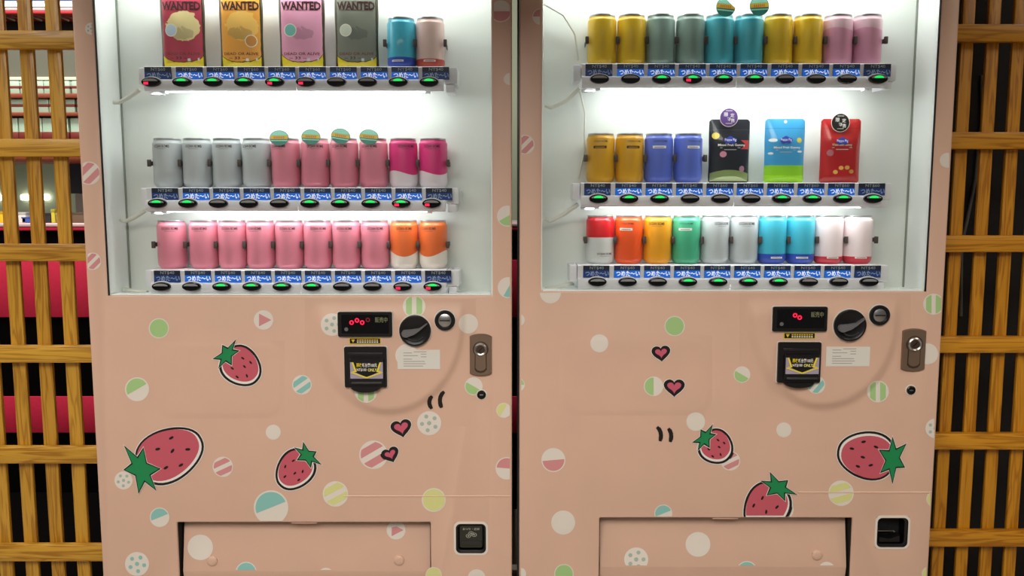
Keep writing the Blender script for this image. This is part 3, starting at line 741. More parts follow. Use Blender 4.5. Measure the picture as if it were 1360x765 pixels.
    nw, nh = q[1] - q[0], q[3] - q[2]; INK = mat('notice_ink', (168, 164, 160), 0.6)
    for u0, u1, v in ((.14, .34, .82), (.38, .68, .88), (.14, .48, .68), (.55, .68, .76), (.55, .68, .62), (.14, .34, .50), (.14, .64, .38), (.14, .66, .26), (.14, .60, .14)):
        mb.face([(q[0] + nw * u0, yb - 0.0011, q[2] + nh * v), (q[0] + nw * u1, yb - 0.0011, q[2] + nh * v), (q[0] + nw * u1, yb - 0.0011, q[2] + nh * (v + .035)), (q[0] + nw * u0, yb - 0.0011, q[2] + nh * (v + .035))], INK)
    mb.build('notice_sticker', m)
    # ---- printed decoration
    def on(f, name, parent=door):
        mb = MB(); f(mb); mb.build(name, parent, recalc=False)
    Lx0, Lx1 = UX(0, 382) and X0 + 0.003, X1 - 0.003
    for B in spec['balls']:
        cx, cy, r, kind = B[:4]; ang = B[4] if len(B) > 4 else 0
        lims = []
        # keep inside the door face and out of the window
        s0 = 680 + (X0 + 0.0045) * (DIST and 1) / 1
        def pxx(x, py):
            u0 = UX(780, py); return 680 + x / u0 * 100
        if cx - r < pxx(X0 + .005, cy): lims.append((-1, 0, -pxx(X0 + .005, cy)))
        if cx + r > pxx(X1 - .005, cy): lims.append((1, 0, pxx(X1 - .005, cy)))
        if cy < spec['win_py']:
            a, b_ = pxx(wx0 - .005, cy), pxx(wx1 + .005, cy)
            if cx < a + 12 and cx + r > a: lims.append((1, 0, a))
            if cx > b_ - 12 and cx - r < b_: lims.append((-1, 0, -b_))
        elif cy - r < spec['win_py'] + 2: lims.append((0, -1, -(spec['win_py'] + 2)))
        fl = spec['flap_box']
        if cx + r > fl[0] and cx - r < fl[1] and cy < fl[2] and cy + r > fl[2] - 2: lims.append((0, 1, fl[2] - 2))
        on(lambda mb: ball(mb, spec, cx, cy, r, kind, ang, None, lims), 'ball_print')
    for B in spec['flap_balls']:
        cx, cy, r, kind = B[:4]; ang = B[4] if len(B) > 4 else 0
        on(lambda mb: ball(mb, spec, cx, cy, r, kind, ang, flap_y, [(0, 1, spec['flap_py'] + 63)]), 'ball_print', flap)
    for i, S in enumerate(spec['berries']): on(lambda mb: strawberry(mb, spec, *S, seed=i), 'strawberry_print')
    for S in spec['hearts']: on(lambda mb: heart(mb, spec, *S), 'heart_print')
    for S in spec['strokes']: on(lambda mb: stroke(mb, spec, S, 5.5), 'motion_mark_print')
    return m

def xw(px0, py0, px1, py1): return (UX(px0, py0) + UX(px1, py1)) / 2
XL0, XL1 = xw(94, 0, 137, 765), UX(680, 400); XR0, XR1 = UX(689.5, 400), xw(1275, 0, 1233, 765)
def cup_rect(x0, x1, y0, y1): return pxrect(x0, x1, y0, y1)
N4, N6 = 'NT$40', 'NT$60'
left = dict(key='L', label='left-hand pink vending machine with printed strawberries and four hanging candy packets', x=(XL0, XL1),
    win=(xw(123, 0, 144, 393), UX(653.5, 200), UZ(392.5)), win_py=392.5, flap=(UX(236, 725), UX(572, 725), UZ(694)), flap_py=694, flap_box=(236, 572, 694),
    cup=cup_rect(605, 646, 695, 735), toplamp=1.0, emb=(0, 0), pad=(204, 378, 453, 556), seam=(456, 681, 659), bumps=[(282, 745), (530, 744)], latch=405,
    disp=(449, 521, 414, 447), ring_glints=[(.26, .42, 1), (.36, .33, 1), (.455, .42, 1), (.56, .31, 0)], warn=(463, 506, 448.5, 457.5), bill=(458, 514, 460, 514), knob=(551.5, 439, 21), slot=(591, 425.3, 13.6),
    lock=(624, 653, 443, 499), cam=(639.5, 524, 6), note=(528, 584.5, 464.5, 490),
    shelves=[
        dict(top=88, bot=121, x=(181, 607), btn=(202, 40.9), by=109, ldx=8.5, lamp=0.62, price=[N6] * 8 + [N4] * 2, lamps=['r', 'g', 'g', 'g', 'gr', 'r', '', '', 'g', 'g']),
        dict(top=249, bot=281, x=(184, 609), btn=(210.4, 40.35), by=273, ldx=9.5, lamp=0.36, price=[N4] * 10, lamps=['g', 'g', '', '', '', 'g', 'g', 'g', 'gr', 'r']),
        dict(top=358.5, bot=391, x=(190, 610), btn=(215.8, 39.9), by=384, ldx=7, lamp=0.32, price=[N4] * 10, lamps=['', '', 'g', 'g', 'g', 'g', '', '', 'r', 'gr'])],
    leads_and_glint=[[(151, 136, .07), (158, 136, .07), (170, 130, .07), (186, 119, .06)], [(160, 291, .07), (166, 294, .07), (178, 289, .07), (194, 279, .06)], [(164, 384, .07), (176, 386, .07), (196, 388, .06)]],
    balls=[(211, 436, 13.5, 'gsolid'), (350, 425, 13, 'ptri', 0), (401, 511, 13, 'tstripe', 55), (182, 517, 16, 'ghalf', 240 - 180), (363, 574, 10, 'wsolid'), (296, 620, 13.5, 'pstripe', 65),
           (164, 638, 12, 'ddots', 20), (212, 687, 13, 'thalf', 68), (360, 674, 23, 'thalf', 68), (182, 749, 16, 'tdots', 10), (445.5, 656, 17, 'lstripe', 62), (496, 604, 19, 'pstripe', 60),
           (441, 431, 15, 'ddots', 0), (550, 407, 15, 'gstripe', 0), (622, 430, 13, 'wsolid'), (486, 520, 15, 'gstripe', 0), (629, 513, 12, 'ghalf', -60), (669, 545, 10, 'lhalf', 30), (540, 472, 15, 'wsolid'),
           (570, 562, 16, 'ddots', 30), (576, 664, 16, 'lsolid'), (673, 622, 15, 'phalf', 95), (633, 768, 12, 'wsolid'),
           (118, 230, 15.5, 'pstripe', 45), (123, 347, 11.5, 'pstripe', 45), (121, 38, 8, 'ddots', 0), (665, 15, 14.5, 'phalf', -90), (674, 287, 14, 'ghalf', -120), (675, 382, 14, 'thalf', -150), (677, 105, 8, 'wsolid'), (576, 764, 11, 'lsolid')],
    flap_balls=[(266, 727, 17, 'wsolid'), (526, 704, 12.5, 'ptri', 0), (327, 760, 14, 'tsolid'), (433, 765, 11, 'ghalf', -60)],
    berries=[(300, 470, 341, 504, 47), (186, 624, 266, 583, 66, None, 1, 1.25), (409, 604, 374, 645, 45, None, -1)],
    hearts=[(533, 568, 11.5, -12), (518.5, 603.5, 9.5, -22)],
    strokes=[[(574, 526), (571.5, 529), (570.3, 532.5), (570.2, 536), (571.3, 539.5), (573.5, 543)], [(590, 520), (587, 523), (585, 527), (584.3, 531), (584.5, 535), (585.5, 539), (586.5, 541.5)]])
right = dict(key='R', label='right-hand pink vending machine with three zip pouches on its middle shelf', x=(XR0, XR1),
    win=(UX(719.5, 200), xw(1250, 0, 1230.5, 387), UZ(387)), win_py=387, flap=(UX(796, 725), UX(1131, 725), UZ(688)), flap_py=688, flap_box=(796, 1131, 688),
    cup=cup_rect(1164, 1206, 687, 727), toplamp=1.0, emb=(577, -7), pad=(742, 946, 446, 552), seam=(1060, 1240, 654), bumps=[(1085, 737)], latch=962,
    disp=(1025.5, 1098, 407, 440), ring_glints=[(.40, .34, 1), (.485, .43, 1)], warn=(1040, 1083, 441.5, 450.5), bill=(1032, 1089, 454, 508), knob=(1128, 432, 21.5), slot=(1167.5, 418.5, 13.6),
    lock=(1197, 1228, 436, 493), cam=(1209.5, 518, 6), note=(1097, 1155, 460.5, 486.5),
    shelves=[
        dict(top=84, bot=117, x=(762, 1193), btn=(796, 41.0), by=104, ldx=0.5, lamp=0.62, price=[N4] * 10, lamps=['', '', 'g', 'gr', 'g', 'g', '', '', '', 'g']),
        dict(top=242.5, bot=275, x=(761, 1187), btn=(794.5, 40.4), by=267, ldx=0, lamp=0.36, price=[N4] * 4 + [N6] * 6, lamps=['g', 'g', 'g', '', '', '', 'g', 'g', 'g', 'g']),
        dict(top=352, bot=385, x=(757, 1182), btn=(793, 39.95), by=378, ldx=0, lamp=0.32, price=[N4] * 10, lamps=['', '', '', 'g', 'g', 'g', 'g', '', '', ''])],
    leads_and_glint=[[(724, 140, .07), (732, 143, .07), (752, 134, .07), (770, 117, .06)], [(723, 290, .07), (730, 294, .07), (748, 285, .07), (768, 271, .06)], [(724, 382, .07), (738, 382, .07), (762, 376, .06)], [(770, 120, .09), (777, 150, .095), (776, 200, .095), (768, 238, .09)], [(722, 5, .06), (748, 20, .08), (764, 46, .09), (768, 80, .09)]],  # last entry is a reflection on the glass, drawn as a pale tube
    balls=[(896, 433, 13.5, 'gsolid'), (985.5, 497.5, 11, 'ghalf', -60), (868, 513, 13, 'ghalf', 0), (924, 560, 12.5, 'wsolid'), (970, 612, 13, 'pstripe', 65), (735, 611, 16, 'phalf', -95), (748, 694, 16, 'wsolid'),
           (881, 682, 12, 'thalf', 68), (749, 762, 13, 'gsolid'), (1041, 571, 10, 'wsolid'), (1117, 655, 17, 'lstripe', 75), (1240, 404, 14, 'gstripe', 0), (1166, 520, 14.5, 'gstripe', 0), (1084, 511, 12, 'tstripe', 40),
           (1232, 470, 14, 'wsolid'), (1242, 569, 13, 'ddots', 0), (1240, 663, 10, 'lsolid'), (1233, 762, 9, 'lsolid'), (796, 456, 12, 'wsolid'), (1040, 677, 14, 'wsolid'),
           (697, 192, 13, 'pstripe', 45), (718, 22, 11, 'phalf', 90), (689, 425, 8, 'wsolid'), (688, 511, 9, 'ghalf', 90), (731, 389, 14, 'wsolid'), (1258, 213, 10, 'wsolid'), (691, 762, 8, 'wsolid')],
    flap_balls=[(845, 743, 16, 'ddots', 0), (927, 723, 16.5, 'wsolid'), (992, 759, 14, 'tsolid'), (1098, 757, 11, 'ghalf', -60)],
    berries=[(935, 581, 968, 607, 42), (1034, 646, 1001, 705, 56, 686.5, -1), (1187, 610, 1114, 599, 60, None, 1, 1.15)],
    hearts=[(878, 468.5, 10, -5), (895.5, 514, 11.5, 0)],
    strokes=[[(872.5, 567), (875.5, 570), (877.3, 574), (877.9, 578), (877.6, 582), (876.6, 586)], [(887.5, 569), (889.8, 572), (891.2, 576), (891.5, 580), (891, 583.5), (890, 587)]])
MLEFT = build_machine(left); MRIGHT = build_machine(right)
# black rubber edging on the inner side of the right-hand machine
mb = MB(); mb.box(XR0 - 0.0045, XR0 - 0.0005, -0.001, 0.05, 0.06, 1.83, BLACK, 0.001); mb.build('edge_gasket', MRIGHT)

# ------------------------------------------------------------------ cans
def flat(c): return mat('can_%d_%d_%d' % c, c, 0.38, 0.0, coat=0.35)
WAVE = lambda z, amp, k, ph: (lambda a: z + amp * math.sin(k * a + ph))
KIND = dict(   # name: bands from the bottom [(upper limit, colour)], header lettering
    silver=([(None, (186, 192, 196))], 'top', 'plain silver-grey can'),
    pink=([(None, (222, 132, 152))], 'top', 'pink can'),
    magenta=([(WAVE(.034, .005, 2, .5), (236, 226, 232)), (None, (222, 52, 128))], 'top', 'magenta can with a white lower part'),
    orange_white=([(WAVE(.036, .007, 2, 1.6), (236, 226, 216)), (None, (232, 108, 48))], 'top', 'orange can with a white lower part'),
    cyan_blue=([(WAVE(.024, .0, 1, 0), (40, 72, 176)), (None, (62, 178, 206))], 'pill', 'cyan can with a dark blue lower band'),
    blush=([(WAVE(.020, .0, 1, 0), (190, 66, 50)), (None, (222, 190, 182))], 'pill', 'pale blush can with a brick red lower band'),
    white_red=([(WAVE(.018, .0, 1, 0), (206, 44, 66)), (None, (238, 220, 224))], 'pill', 'white can with a red lower band'),
    yellow=([(None, (222, 180, 20))], None, 'bright yellow can'),
    greygreen=([(None, (130, 156, 146))], None, 'grey-green can'),
    teal=([(None, (66, 172, 188))], None, 'teal can'),
    lightpink=([(WAVE(.080, .003, 2, 0), (216, 150, 178)), (None, (226, 186, 200))], None, 'dusty pink can'),
    amber=([(None, (216, 160, 22))], 'pillhigh', 'golden yellow can'),
    periwinkle=([(None, (88, 110, 206))], 'pillhigh', 'periwinkle blue can'),
    red_white=([(WAVE(.062, .0, 1, 0), (212, 216, 216)), (None, (214, 24, 34))], 'low', 'can red above and white below'),
    orange=([(None, (236, 84, 26))], 'pillhigh', 'orange can'),
    gold=([(None, (232, 158, 22))], 'top', 'amber gold can'),
    green=([(None, (66, 172, 132))], 'pillhigh', 'green can'))
CAN_MESH = {}
INKD = mat('can_ink', (58, 44, 48), 0.4)
def can_meshes(kind):
    if kind in CAN_MESH: return CAN_MESH[kind]
    bands, head, _ = KIND[kind]; mb = MB(); R = R_CAN
    top = flat(bands[-1][1]); bot = flat(bands[0][1])
    low = [(R * .76, 0.0), (R * .80, 0.0012), (R * .88, 0.004), (R * .97, 0.009), (R, 0.013)]
    high = [(R, 0.1000), (R * .99, 0.1015), (R * .945, 0.1038), (R * .915, 0.1052), (R * .905, 0.1070), (R * .90, 0.1085)]
    prof = low + [(R, z) for z, _c in bands[:-1]] + high
    mats = [bot] * (len(low) - 1) + [flat(c) for _z, c in bands] + [top] * (len(high) - 1)
    mb.lathe(prof, None, seg=48, mats=mats)
    body = mb.mesh('can_body', 30)
    mb = MB(); mb.lathe([(R * .885, 0.1082), (R * .905, 0.1088), (R * .915, 0.1105), (R * .905, H_CAN), (R * .87, H_CAN), (R * .83, 0.1100), (R * .3, 0.1100)], LIDM, seg=40)
    mb.box(-0.006, 0.006, -0.012, 0.008, 0.1101, 0.1112, LIDM, 0.0004); lid = mb.mesh('lid')
    pr = None
    if head:
        mb = MB(); r = R + 0.00015
        def bar(a0, a1, z0, z1, m, rr=r, n=10):
            for i in range(n):
                p, q = a0 + (a1 - a0) * i / n, a0 + (a1 - a0) * (i + 1) / n
                mb.face([(rr * math.sin(p), -rr * math.cos(p), z0), (rr * math.sin(q), -rr * math.cos(q), z0), (rr * math.sin(q), -rr * math.cos(q), z1), (rr * math.sin(p), -rr * math.cos(p), z1)], m)
        if head in ('top', 'low'):
            z = 0.0905 if head == 'top' else 0.022
            text_cyl(mb, 'OCEAN BOMB', 0, 0.038, z, z + (0.0066 if head == 'top' else 0.005), r, INKD, 0.02); bar(-.35, .35, z - 0.0032, z - 0.0026, INKD)
        elif head == 'pill':
            bar(-.42, .42, 0.0065 + 0.007, 0.0075 + 0.010, PW); bar(-.33, .33, 0.0148, 0.0158, INKD, r + 0.0001)
        elif head == 'pillhigh':
            text_cyl(mb, 'OCEAN BOMB', 0, 0.032, 0.0920, 0.0960, r, INKD, 0.012)
            bar(-.55, .40, 0.0780, 0.0838, PW if kind != 'amber' else mat('can_dark_pill', (60, 45, 18), 0.4)); bar(-.42, .25, 0.0800, 0.0812, INKD if kind != 'amber' else top, r + 0.0001)
        pr = mb.mesh('lettering')
    CAN_MESH[kind] = (body, lid, pr); return CAN_MESH[kind]
TAGM = [mat('tag_mint', (150, 225, 205), 0.35), mat('tag_teal', (40, 130, 118), 0.35), mat('tag_yellow', (226, 190, 60), 0.35)]
def tag_mesh(fold):
    mb = MB(); R = 0.0215
    C = circle(0, 0, R, 40)
    if fold: C = clip(C, 0.62, 0.78, R * 0.62)
    mb.prism(C, 0.0, -0.0012, TAGM[1], back=True)
    for lo, hi, m in ((.32, 1.0, TAGM[0]), (-.16, .30, TAGM[2]), (-.42, -.28, TAGM[0])):
        P = clip(clip([(x * .94, z * .94) for x, z in C], 0, 1, hi * R), 0, -1, -lo * R)
        if len(P) > 2: mb.face([(x, -0.0014, z) for x, z in P], m)
    for i in range(6): mb.face([(-0.012 + i * .0042, -0.0016, -0.002), (-0.0095 + i * .0042, -0.0016, -0.002), (-0.0095 + i * .0042, -0.0016, 0.0045), (-0.012 + i * .0042, -0.0016, 0.0045)], mat('tag_orange', (205, 130, 40), 0.4))
    return mb.mesh('promo_tag')
TAGS = [tag_mesh(False), tag_mesh(True)]
ORD = ['first', 'second', 'third', 'fourth', 'fifth', 'sixth', 'seventh', 'eighth']
def can(key, row, px, py, kind, label, rz, tagk=None, group=None):
    zs = SHELF_Z[(key, row)]
    o = thing('drink_can', label, 'can', (UX(px, py, Y_CAN), Y_CAN, zs), group)
    o.rotation_euler = (0, 0, rz)
    b, l, p = can_meshes(kind)
    bo = put('can_body', b, o, local=True); put('lid', l, o, local=True)
    if p: put('lettering', p, bo, local=True)
    if tagk is not None:
        f, dx, dz, ry = tagk
        t = put('promo_tag', TAGS[f], o, local=True); ly = -R_CAN - 0.0035; t.location = (dx * math.cos(rz) + ly * math.sin(rz), -dx * math.sin(rz) + ly * math.cos(rz), H_CAN + dz - (0.007 if kind == 'pink' else 0.0)); t.rotation_euler = (-0.12, ry, -rz); t.scale = (1, 1, 0.80 if kind == 'pink' else 1.0)
    return o
ROWS = [
    ('L', 0, 54, [(533.5, 'cyan_blue'), (571.5, 'blush')], 'top shelf, left machine'),
    ('L', 1, 216, [(223.5 + i * 39.3, 'silver') for i in range(4)] + [(380, 'pink'), (419, 'pink'), (457.5, 'pink'), (496.5, 'pink'), (536, 'magenta'), (575.5, 'magenta')], 'middle shelf, left machine'),
    ('L', 2, 325, [(229, 'pink'), (271.5, 'pink'), (309.5, 'pink'), (347, 'pink'), (385, 'pink'), (422.5, 'pink'), (460.5, 'pink'), (498.5, 'pink'), (537, 'orange_white'), (575.5, 'orange_white')], 'lowest shelf, left machine'),
    ('R', 0, 48, [(799.5, 'yellow'), (838.5, 'yellow'), (877, 'greygreen'), (916.5, 'greygreen'), (955, 'teal'), (994, 'teal'), (1033, 'yellow'), (1072.5, 'yellow'), (1112, 'lightpink'), (1151, 'lightpink')], 'top shelf, right machine'),
    ('R', 1, 210, [(797.5, 'amber'), (836, 'amber'), (874.5, 'periwinkle'), (913.5, 'periwinkle')], 'middle shelf, right machine'),
    ('R', 2, 318, [(797, 'red_white'), (835, 'orange'), (873, 'gold'), (911, 'green'), (949, 'silver'), (987.5, 'silver'), (1025, 'cyan_blue'), (1062.5, 'cyan_blue'), (1100, 'white_red'), (1138.5, 'white_red')], 'lowest shelf, right machine')]
TAGSPEC = {('L', 1, 4): (0, -0.004, 0.006, 0.0), ('L', 1, 5): (0, 0.0, 0.008, 0.05), ('L', 1, 6): (0, 0.0, 0.010, 0.16), ('L', 1, 7): (0, -0.004, 0.008, 0.10),
           ('R', 0, 4): (1, 0.004, 0.012, 0.10), ('R', 0, 5): (0, 0.012, 0.014, -0.06)}
rnd = random.Random(3)
for key, row, py, items, where in ROWS:
    kinds = [k for _p, k in items]; seen = {}
    for i, (px, kind) in enumerate(items):
        base = KIND[kind][2]; n = kinds.count(kind); t = TAGSPEC.get((key, row, i))
        if kind == 'yellow':
            lab = ['leftmost', 'second', 'third', 'rightmost'][seen.get(kind, 0)] + ' of the four bright yellow cans on the ' + where
        elif n == 1: lab = base + ' on the ' + where
        elif n == 2: lab = ('left' if not seen.get(kind) else 'right') + ' of two ' + base.replace(' can', ' cans', 1) + ', ' + where
        else:
            lab = ORD[seen.get(kind, 0)] + ' ' + base + ' from the left, ' + where
        seen[kind] = seen.get(kind, 0) + 1
        if t and kind == 'pink': lab = ORD[seen[kind] - 1] + ' pink can with a round promo tag, ' + where
        can(key, row, px, py, kind, lab, rnd.uniform(-0.35, 0.35), t, 'cans on the ' + where)
    # dark side clips holding the cans
    m = MLEFT if key == 'L' else MRIGHT
    shelf = [c for c in m.children if c.name.startswith('display_shelf')][row]
    zs = SHELF_Z[(key, row)]
    xsb = [UX(p, py, Y_CAN) for p, _k in items]
    marks = [xsb[0] - R_CAN - 0.003] + [(a + b) / 2 for a, b in zip(xsb, xsb[1:])] + [xsb[-1] + R_CAN + 0.003]
    for x in marks: put('holder_clip', CLIP_MESH, shelf, (x, Y_CAN, zs + 0.056))

# ------------------------------------------------------------------ candy packets and pouches
def bag_mesh(W, Hh, T, material, waist=0.02, corner=0.006, edge=None, nx=22, nz=30, seal=0.10):
    def halfw(v): return W / 2 * (1 - waist * (0.5 - 0.5 * math.cos(2 * PI * (v * 1.2 + .1))) - 0.0)
    def depth(u, v):
        e = max(0.0, 1 - abs(u) ** 4) * min(1.0, v / 0.10) ** .6 * min(1.0, max(0.0, (1 - v)) / seal) ** .8
        return T / 2 * e
    mb = MB(); V = []
    for sgn in (-1, 1):
        for j in range(nz + 1):
            v = j / nz
            for i in range(nx + 1):
                u = -1 + 2 * i / nx; x = u * halfw(v); z = v * Hh
                if corner:   # rounded corners
                    dz = min(z, Hh - z)
                    if dz < corner: x *= (halfw(v) - corner + math.sqrt(max(0, corner ** 2 - (corner - dz) ** 2))) / halfw(v)
                V.append((x, sgn * (0.0006 + depth(u, v)) + 0.0009 * math.sin(v * 9 + u * 3) * (1 - abs(u)), z))
    n = (nx + 1) * (nz + 1); Fc = []
    for s_ in (0, 1):
        for j in range(nz):
            for i in range(nx):
                a = s_ * n + j * (nx + 1) + i; q = (a, a + 1, a + nx + 2, a + nx + 1); Fc.append(q if s_ == 0 else q[::-1])
    def join(a, b): Fc.append((a, b, b + n, a + n))
    for i in range(nx): join(i + 1, i); join(nz * (nx + 1) + i, nz * (nx + 1) + i + 1)
    for j in range(nz): join(j * (nx + 1), (j + 1) * (nx + 1)); join((j + 1) * (nx + 1) + nx, j * (nx + 1) + nx)
    mb.raw(V, Fc, material)
    yf = lambda x, z: -(0.0006 + depth(max(-1, min(1, x / halfw(z / Hh))), z / Hh)) + 0.0009 * math.sin(z / Hh * 9 + x / (W / 2) * 3) * (1 - abs(x / (W / 2)))
    return mb, yf
PK = [((214, 273), (178, 62, 82), (226, 208, 150), (190, 210, 225), 'crimson candy packet lettered WANTED, leftmost on the top shelf', 'crimson'),
      ((292, 350), (232, 162, 66), (238, 190, 100), (206, 140, 60), 'orange candy packet lettered WANTED on the top shelf', 'orange'),
      ((371, 432), (228, 158, 186), (228, 160, 188), (120, 190, 180), 'pink candy packet lettered WANTED on the top shelf', 'pink'),
      ((445, 503), (122, 126, 114), (122, 126, 114), (206, 214, 196), 'grey candy packet lettered WANTED, beside the two cans', 'grey')]
INKP = mat('packet_ink', (58, 26, 26), 0.45); INKP2 = mat('packet_ink_soft', (120, 60, 50), 0.45)
zs = SHELF_Z[('L', 0)]
for (p0, p1), base, blot, badge, lab, nm in PK:
    yb = 0.062; x0, x1 = UX(p0, 45, yb), UX(p1, 45, yb); W = x1 - x0; Hh = 0.172
    hw = W / 2
    def border(x, z, n): return (x.abs() - hw + 0.0058 + n * 0.003).gt(0).max(((z - Hh / 2).abs() - Hh / 2 + 0.003).gt(0))
    def yellow(x, z, n): return (z - (x.op('POWER', 4) * 3600 + n * 0.010 + 0.0155)).lt(0)
    def yedge(x, z, n): return (z - (x.op('POWER', 4) * 3600 + n * 0.010 + 0.0175)).lt(0)
    def bl(x, z, n): return (ellipse(x, z, 0.003, Hh * .55, hw * .74, Hh * .19) + n * 1.6).lt(1)
    def bl3(x, z, n): return (ellipse(x, z, -0.004, Hh * .47, hw * .55, Hh * .09) + n * 5.0).lt(1)
    def bd(x, z, n): return ellipse(x, z, -hw * .48 if nm != 'orange' else hw * .48, Hh * (.50 if nm != 'orange' else .36), hw * .24, hw * .24).lt(1)
    def bd2(x, z, n): return ellipse(x, z, -hw * .48 if nm != 'orange' else hw * .48, Hh * (.50 if nm != 'orange' else .36), hw * .28, hw * .28).lt(1)
    layers = [(bl, blot), (bl3, tuple(int(v * .86) for v in blot)), (bd2, (232, 226, 208)), (bd, badge), (yedge, (90, 66, 14)), (yellow, (226, 204, 30)), (border, (58, 50, 26))]
    M_ = layered('packet_foil_' + nm, base, layers, 0.3, coat=0.4)
    o = thing('candy_packet', lab, 'candy packet', ((x0 + x1) / 2, yb, zs), 'candy packets on the top shelf of the left machine')
    mbb, yf = bag_mesh(W, Hh, 0.018, M_, waist=0.03, corner=0.004)
    foil = put('foil', mbb.mesh('foil', 60), o, local=True)
    mbb = MB(); off = lambda d: (lambda x, z: yf(x, z) - d)
    # tall slab lettering: WANTED
    text_on(mbb, 'WANTED', -hw * .86, hw * .86, Hh * .755, Hh * .865, off(0.0006), INKP, 0.04)
    xs_ = [-hw * .86 + hw * 1.72 * t for t in (.0, .2, .36, .54, .69, .84, 1.0)]
    for a, b in zip(xs_, xs_[1:]):
        for z_ in (Hh * .755, Hh * .861): mbb.face([(a + .002, off(.0006)(a, z_), z_), (b - .002, off(.0006)(b, z_), z_), (b - .002, off(.0006)(b, z_), z_ + .0012), (a + .002, off(.0006)(a, z_), z_ + .0012)], INKP)
    text_on(mbb, 'DEAD OR ALIVE', -hw * .78, hw * .78, Hh * .178, Hh * .215, off(0.0006), INKP2, 0.02)
    text_on(mbb, '~ 33 ~', -hw * .55, hw * .2, Hh * .125, Hh * .160, off(0.0006), INKP, 0.02)
    mbb.face([(hw * a, off(0.0006)(hw * a, Hh * b), Hh * b) for a, b in ((.22, .10), (.74, .11), (.74, .145), (.22, .135))], mat('packet_pale', (196, 206, 214), 0.4))
    put('lettering', mbb.mesh('lettering'), foil, local=True)
    mbb = MB(); mbb.prism([(-0.014, Hh - .020), (0.014, Hh - .020), (0.014, Hh - .0155), (.005, Hh - .0145), (.004, Hh - .010), (-.004, Hh - .010), (-.005, Hh - .0145), (-0.014, Hh - .0155)], -0.0005, -0.0042, WHITE)
    put('hang_slot', mbb.mesh('hang_slot'), o, local=True)
PO = [((941, 995), 158.5, (30, 34, 44), 'black zip pouch with a purple round sticker, beside the blue cans', 'black', (92, 62, 130)),
      ((1015, 1068), 158, (62, 158, 214), 'sky blue zip pouch with green lower edge, between two darker pouches', 'blue', None),
      ((1089, 1142), 158, (178, 26, 28), 'red zip pouch with a black round sticker, rightmost on the middle shelf', 'red', (28, 24, 26))]
zs = SHELF_Z[('R', 1)]
for (p0, p1), pt_, base, lab, nm, stick in PO:
    yb = 0.060; x0, x1 = UX(p0, 200, yb), UX(p1, 200, yb); W = x1 - x0; Hh = UZ(pt_, yb) - zs; hw = W / 2
    if nm == 'black':
        layers = [(lambda x, z, n: ellipse(x, z, -hw * .70, Hh * .74, hw * .18, hw * .16).lt(1), (232, 206, 60)),
                  (lambda x, z, n: (z - (x * x * -4.0 + n * 0.002 + Hh * .205)).lt(0), (132, 150, 92)), (lambda x, z, n: (z - (x * x * -6.0 + n * .004 + Hh * .11)).lt(0), (190, 206, 150)),
                  (lambda x, z, n: (ellipse(x, z, -hw * .34, Hh * .45, hw * .17, hw * .15) + n * .6).lt(1), (226, 150, 170)),
                  (lambda x, z, n: (ellipse(x, z, hw * .6, Hh * .22, hw * .13, hw * .15) + n * .6).lt(1), (170, 130, 150)),
                  (lambda x, z, n: (x - hw * .78 + (z - Hh * .6).abs() * 1.2).gt(0).min((z - Hh * .6).abs().lt(Hh * .07)), (200, 70, 70)),
                  (lambda x, z, n: (x.abs() - hw + .003).gt(0).max((z - .004).lt(0)), (34, 36, 40)),
                  (lambda x, z, n: (z - Hh * .832).abs().lt(0.0006), (60, 66, 76))]
    elif nm == 'blue':
        cl = lambda cx, cz, r: (lambda x, z, n: (ellipse(x, z, hw * cx, Hh * cz, hw * r * 1.6, hw * r * .7) + n * 1.2).lt(1))
        layers = [(lambda x, z, n: (z - (n * 0.002 + Hh * .275)).lt(0), (140, 206, 40)), (lambda x, z, n: (z - Hh * .12).lt(0), (160, 224, 24)),
                  (cl(-.62, .665, .13), (236, 240, 242)), (cl(-.72, .46, .08), (236, 240, 242)), (cl(.72, .49, .08), (236, 240, 242)),
                  (lambda x, z, n: ellipse(x, z, hw * .68, Hh * .665, hw * .13, hw * .13).lt(1), (232, 206, 70)),
                  (lambda x, z, n: (z - Hh * .85).abs().lt(0.0006), (40, 130, 190))]
    else:
        rg = lambda cx, cz: (lambda x, z, n: (ellipse(x, z, hw * cx, Hh * cz, hw * .12, hw * .10)).lt(1))
        layers = [(rg(-.28, .17), (226, 176, 90)), (rg(0, .235), (226, 176, 90)), (rg(.30, .24), (226, 176, 90)), (rg(.52, .18), (200, 140, 70)),
                  (lambda x, z, n: ellipse(x, z, -hw * .56, Hh * .47, hw * .16, hw * .16).lt(1), (176, 110, 120)),
                  (lambda x, z, n: (z - Hh * .85).abs().lt(0.0006), (140, 16, 18))]
    M_ = layered('pouch_foil_' + nm, base, layers, 0.3, coat=0.5)
    o = thing('zip_pouch', lab, 'candy pouch', ((x0 + x1) / 2, yb, zs), 'zip pouches on the middle shelf of the right machine')
    mbb, yf = bag_mesh(W, Hh, 0.022, M_, waist=0.015, corner=0.005, seal=0.35)
    foil = put('foil', mbb.mesh('foil', 60), o, local=True)
    off = lambda d: (lambda x, z: yf(x, z) - d)
    mbl = MB(); mbb = MB(); lb = Hh * (.655 if nm != 'red' else .635)
    E0 = [(hw * .32 * math.cos(t), lb + Hh * .013 + Hh * .055 * math.sin(t) * (1 + .2 * math.sin(5 * t))) for t in [i * PI / 14 for i in range(28)]]
    mbl.face([(x, off(.0007)(x, z) - .0004, z) for x, z in E0], mat('logo_blue', (44, 62, 170), 0.4))
    text_on(mbl, 'Peppa Pig', -hw * .28, hw * .28, lb - Hh * .012, lb + Hh * .040, lambda x, z: yf(x, z) - .0018, mat('logo_pale', (214, 214, 236), 0.4), 0.015)
    ttl = 'Mixed Fruit Gummy' if nm != 'red' else 'Watermelon Gummy'
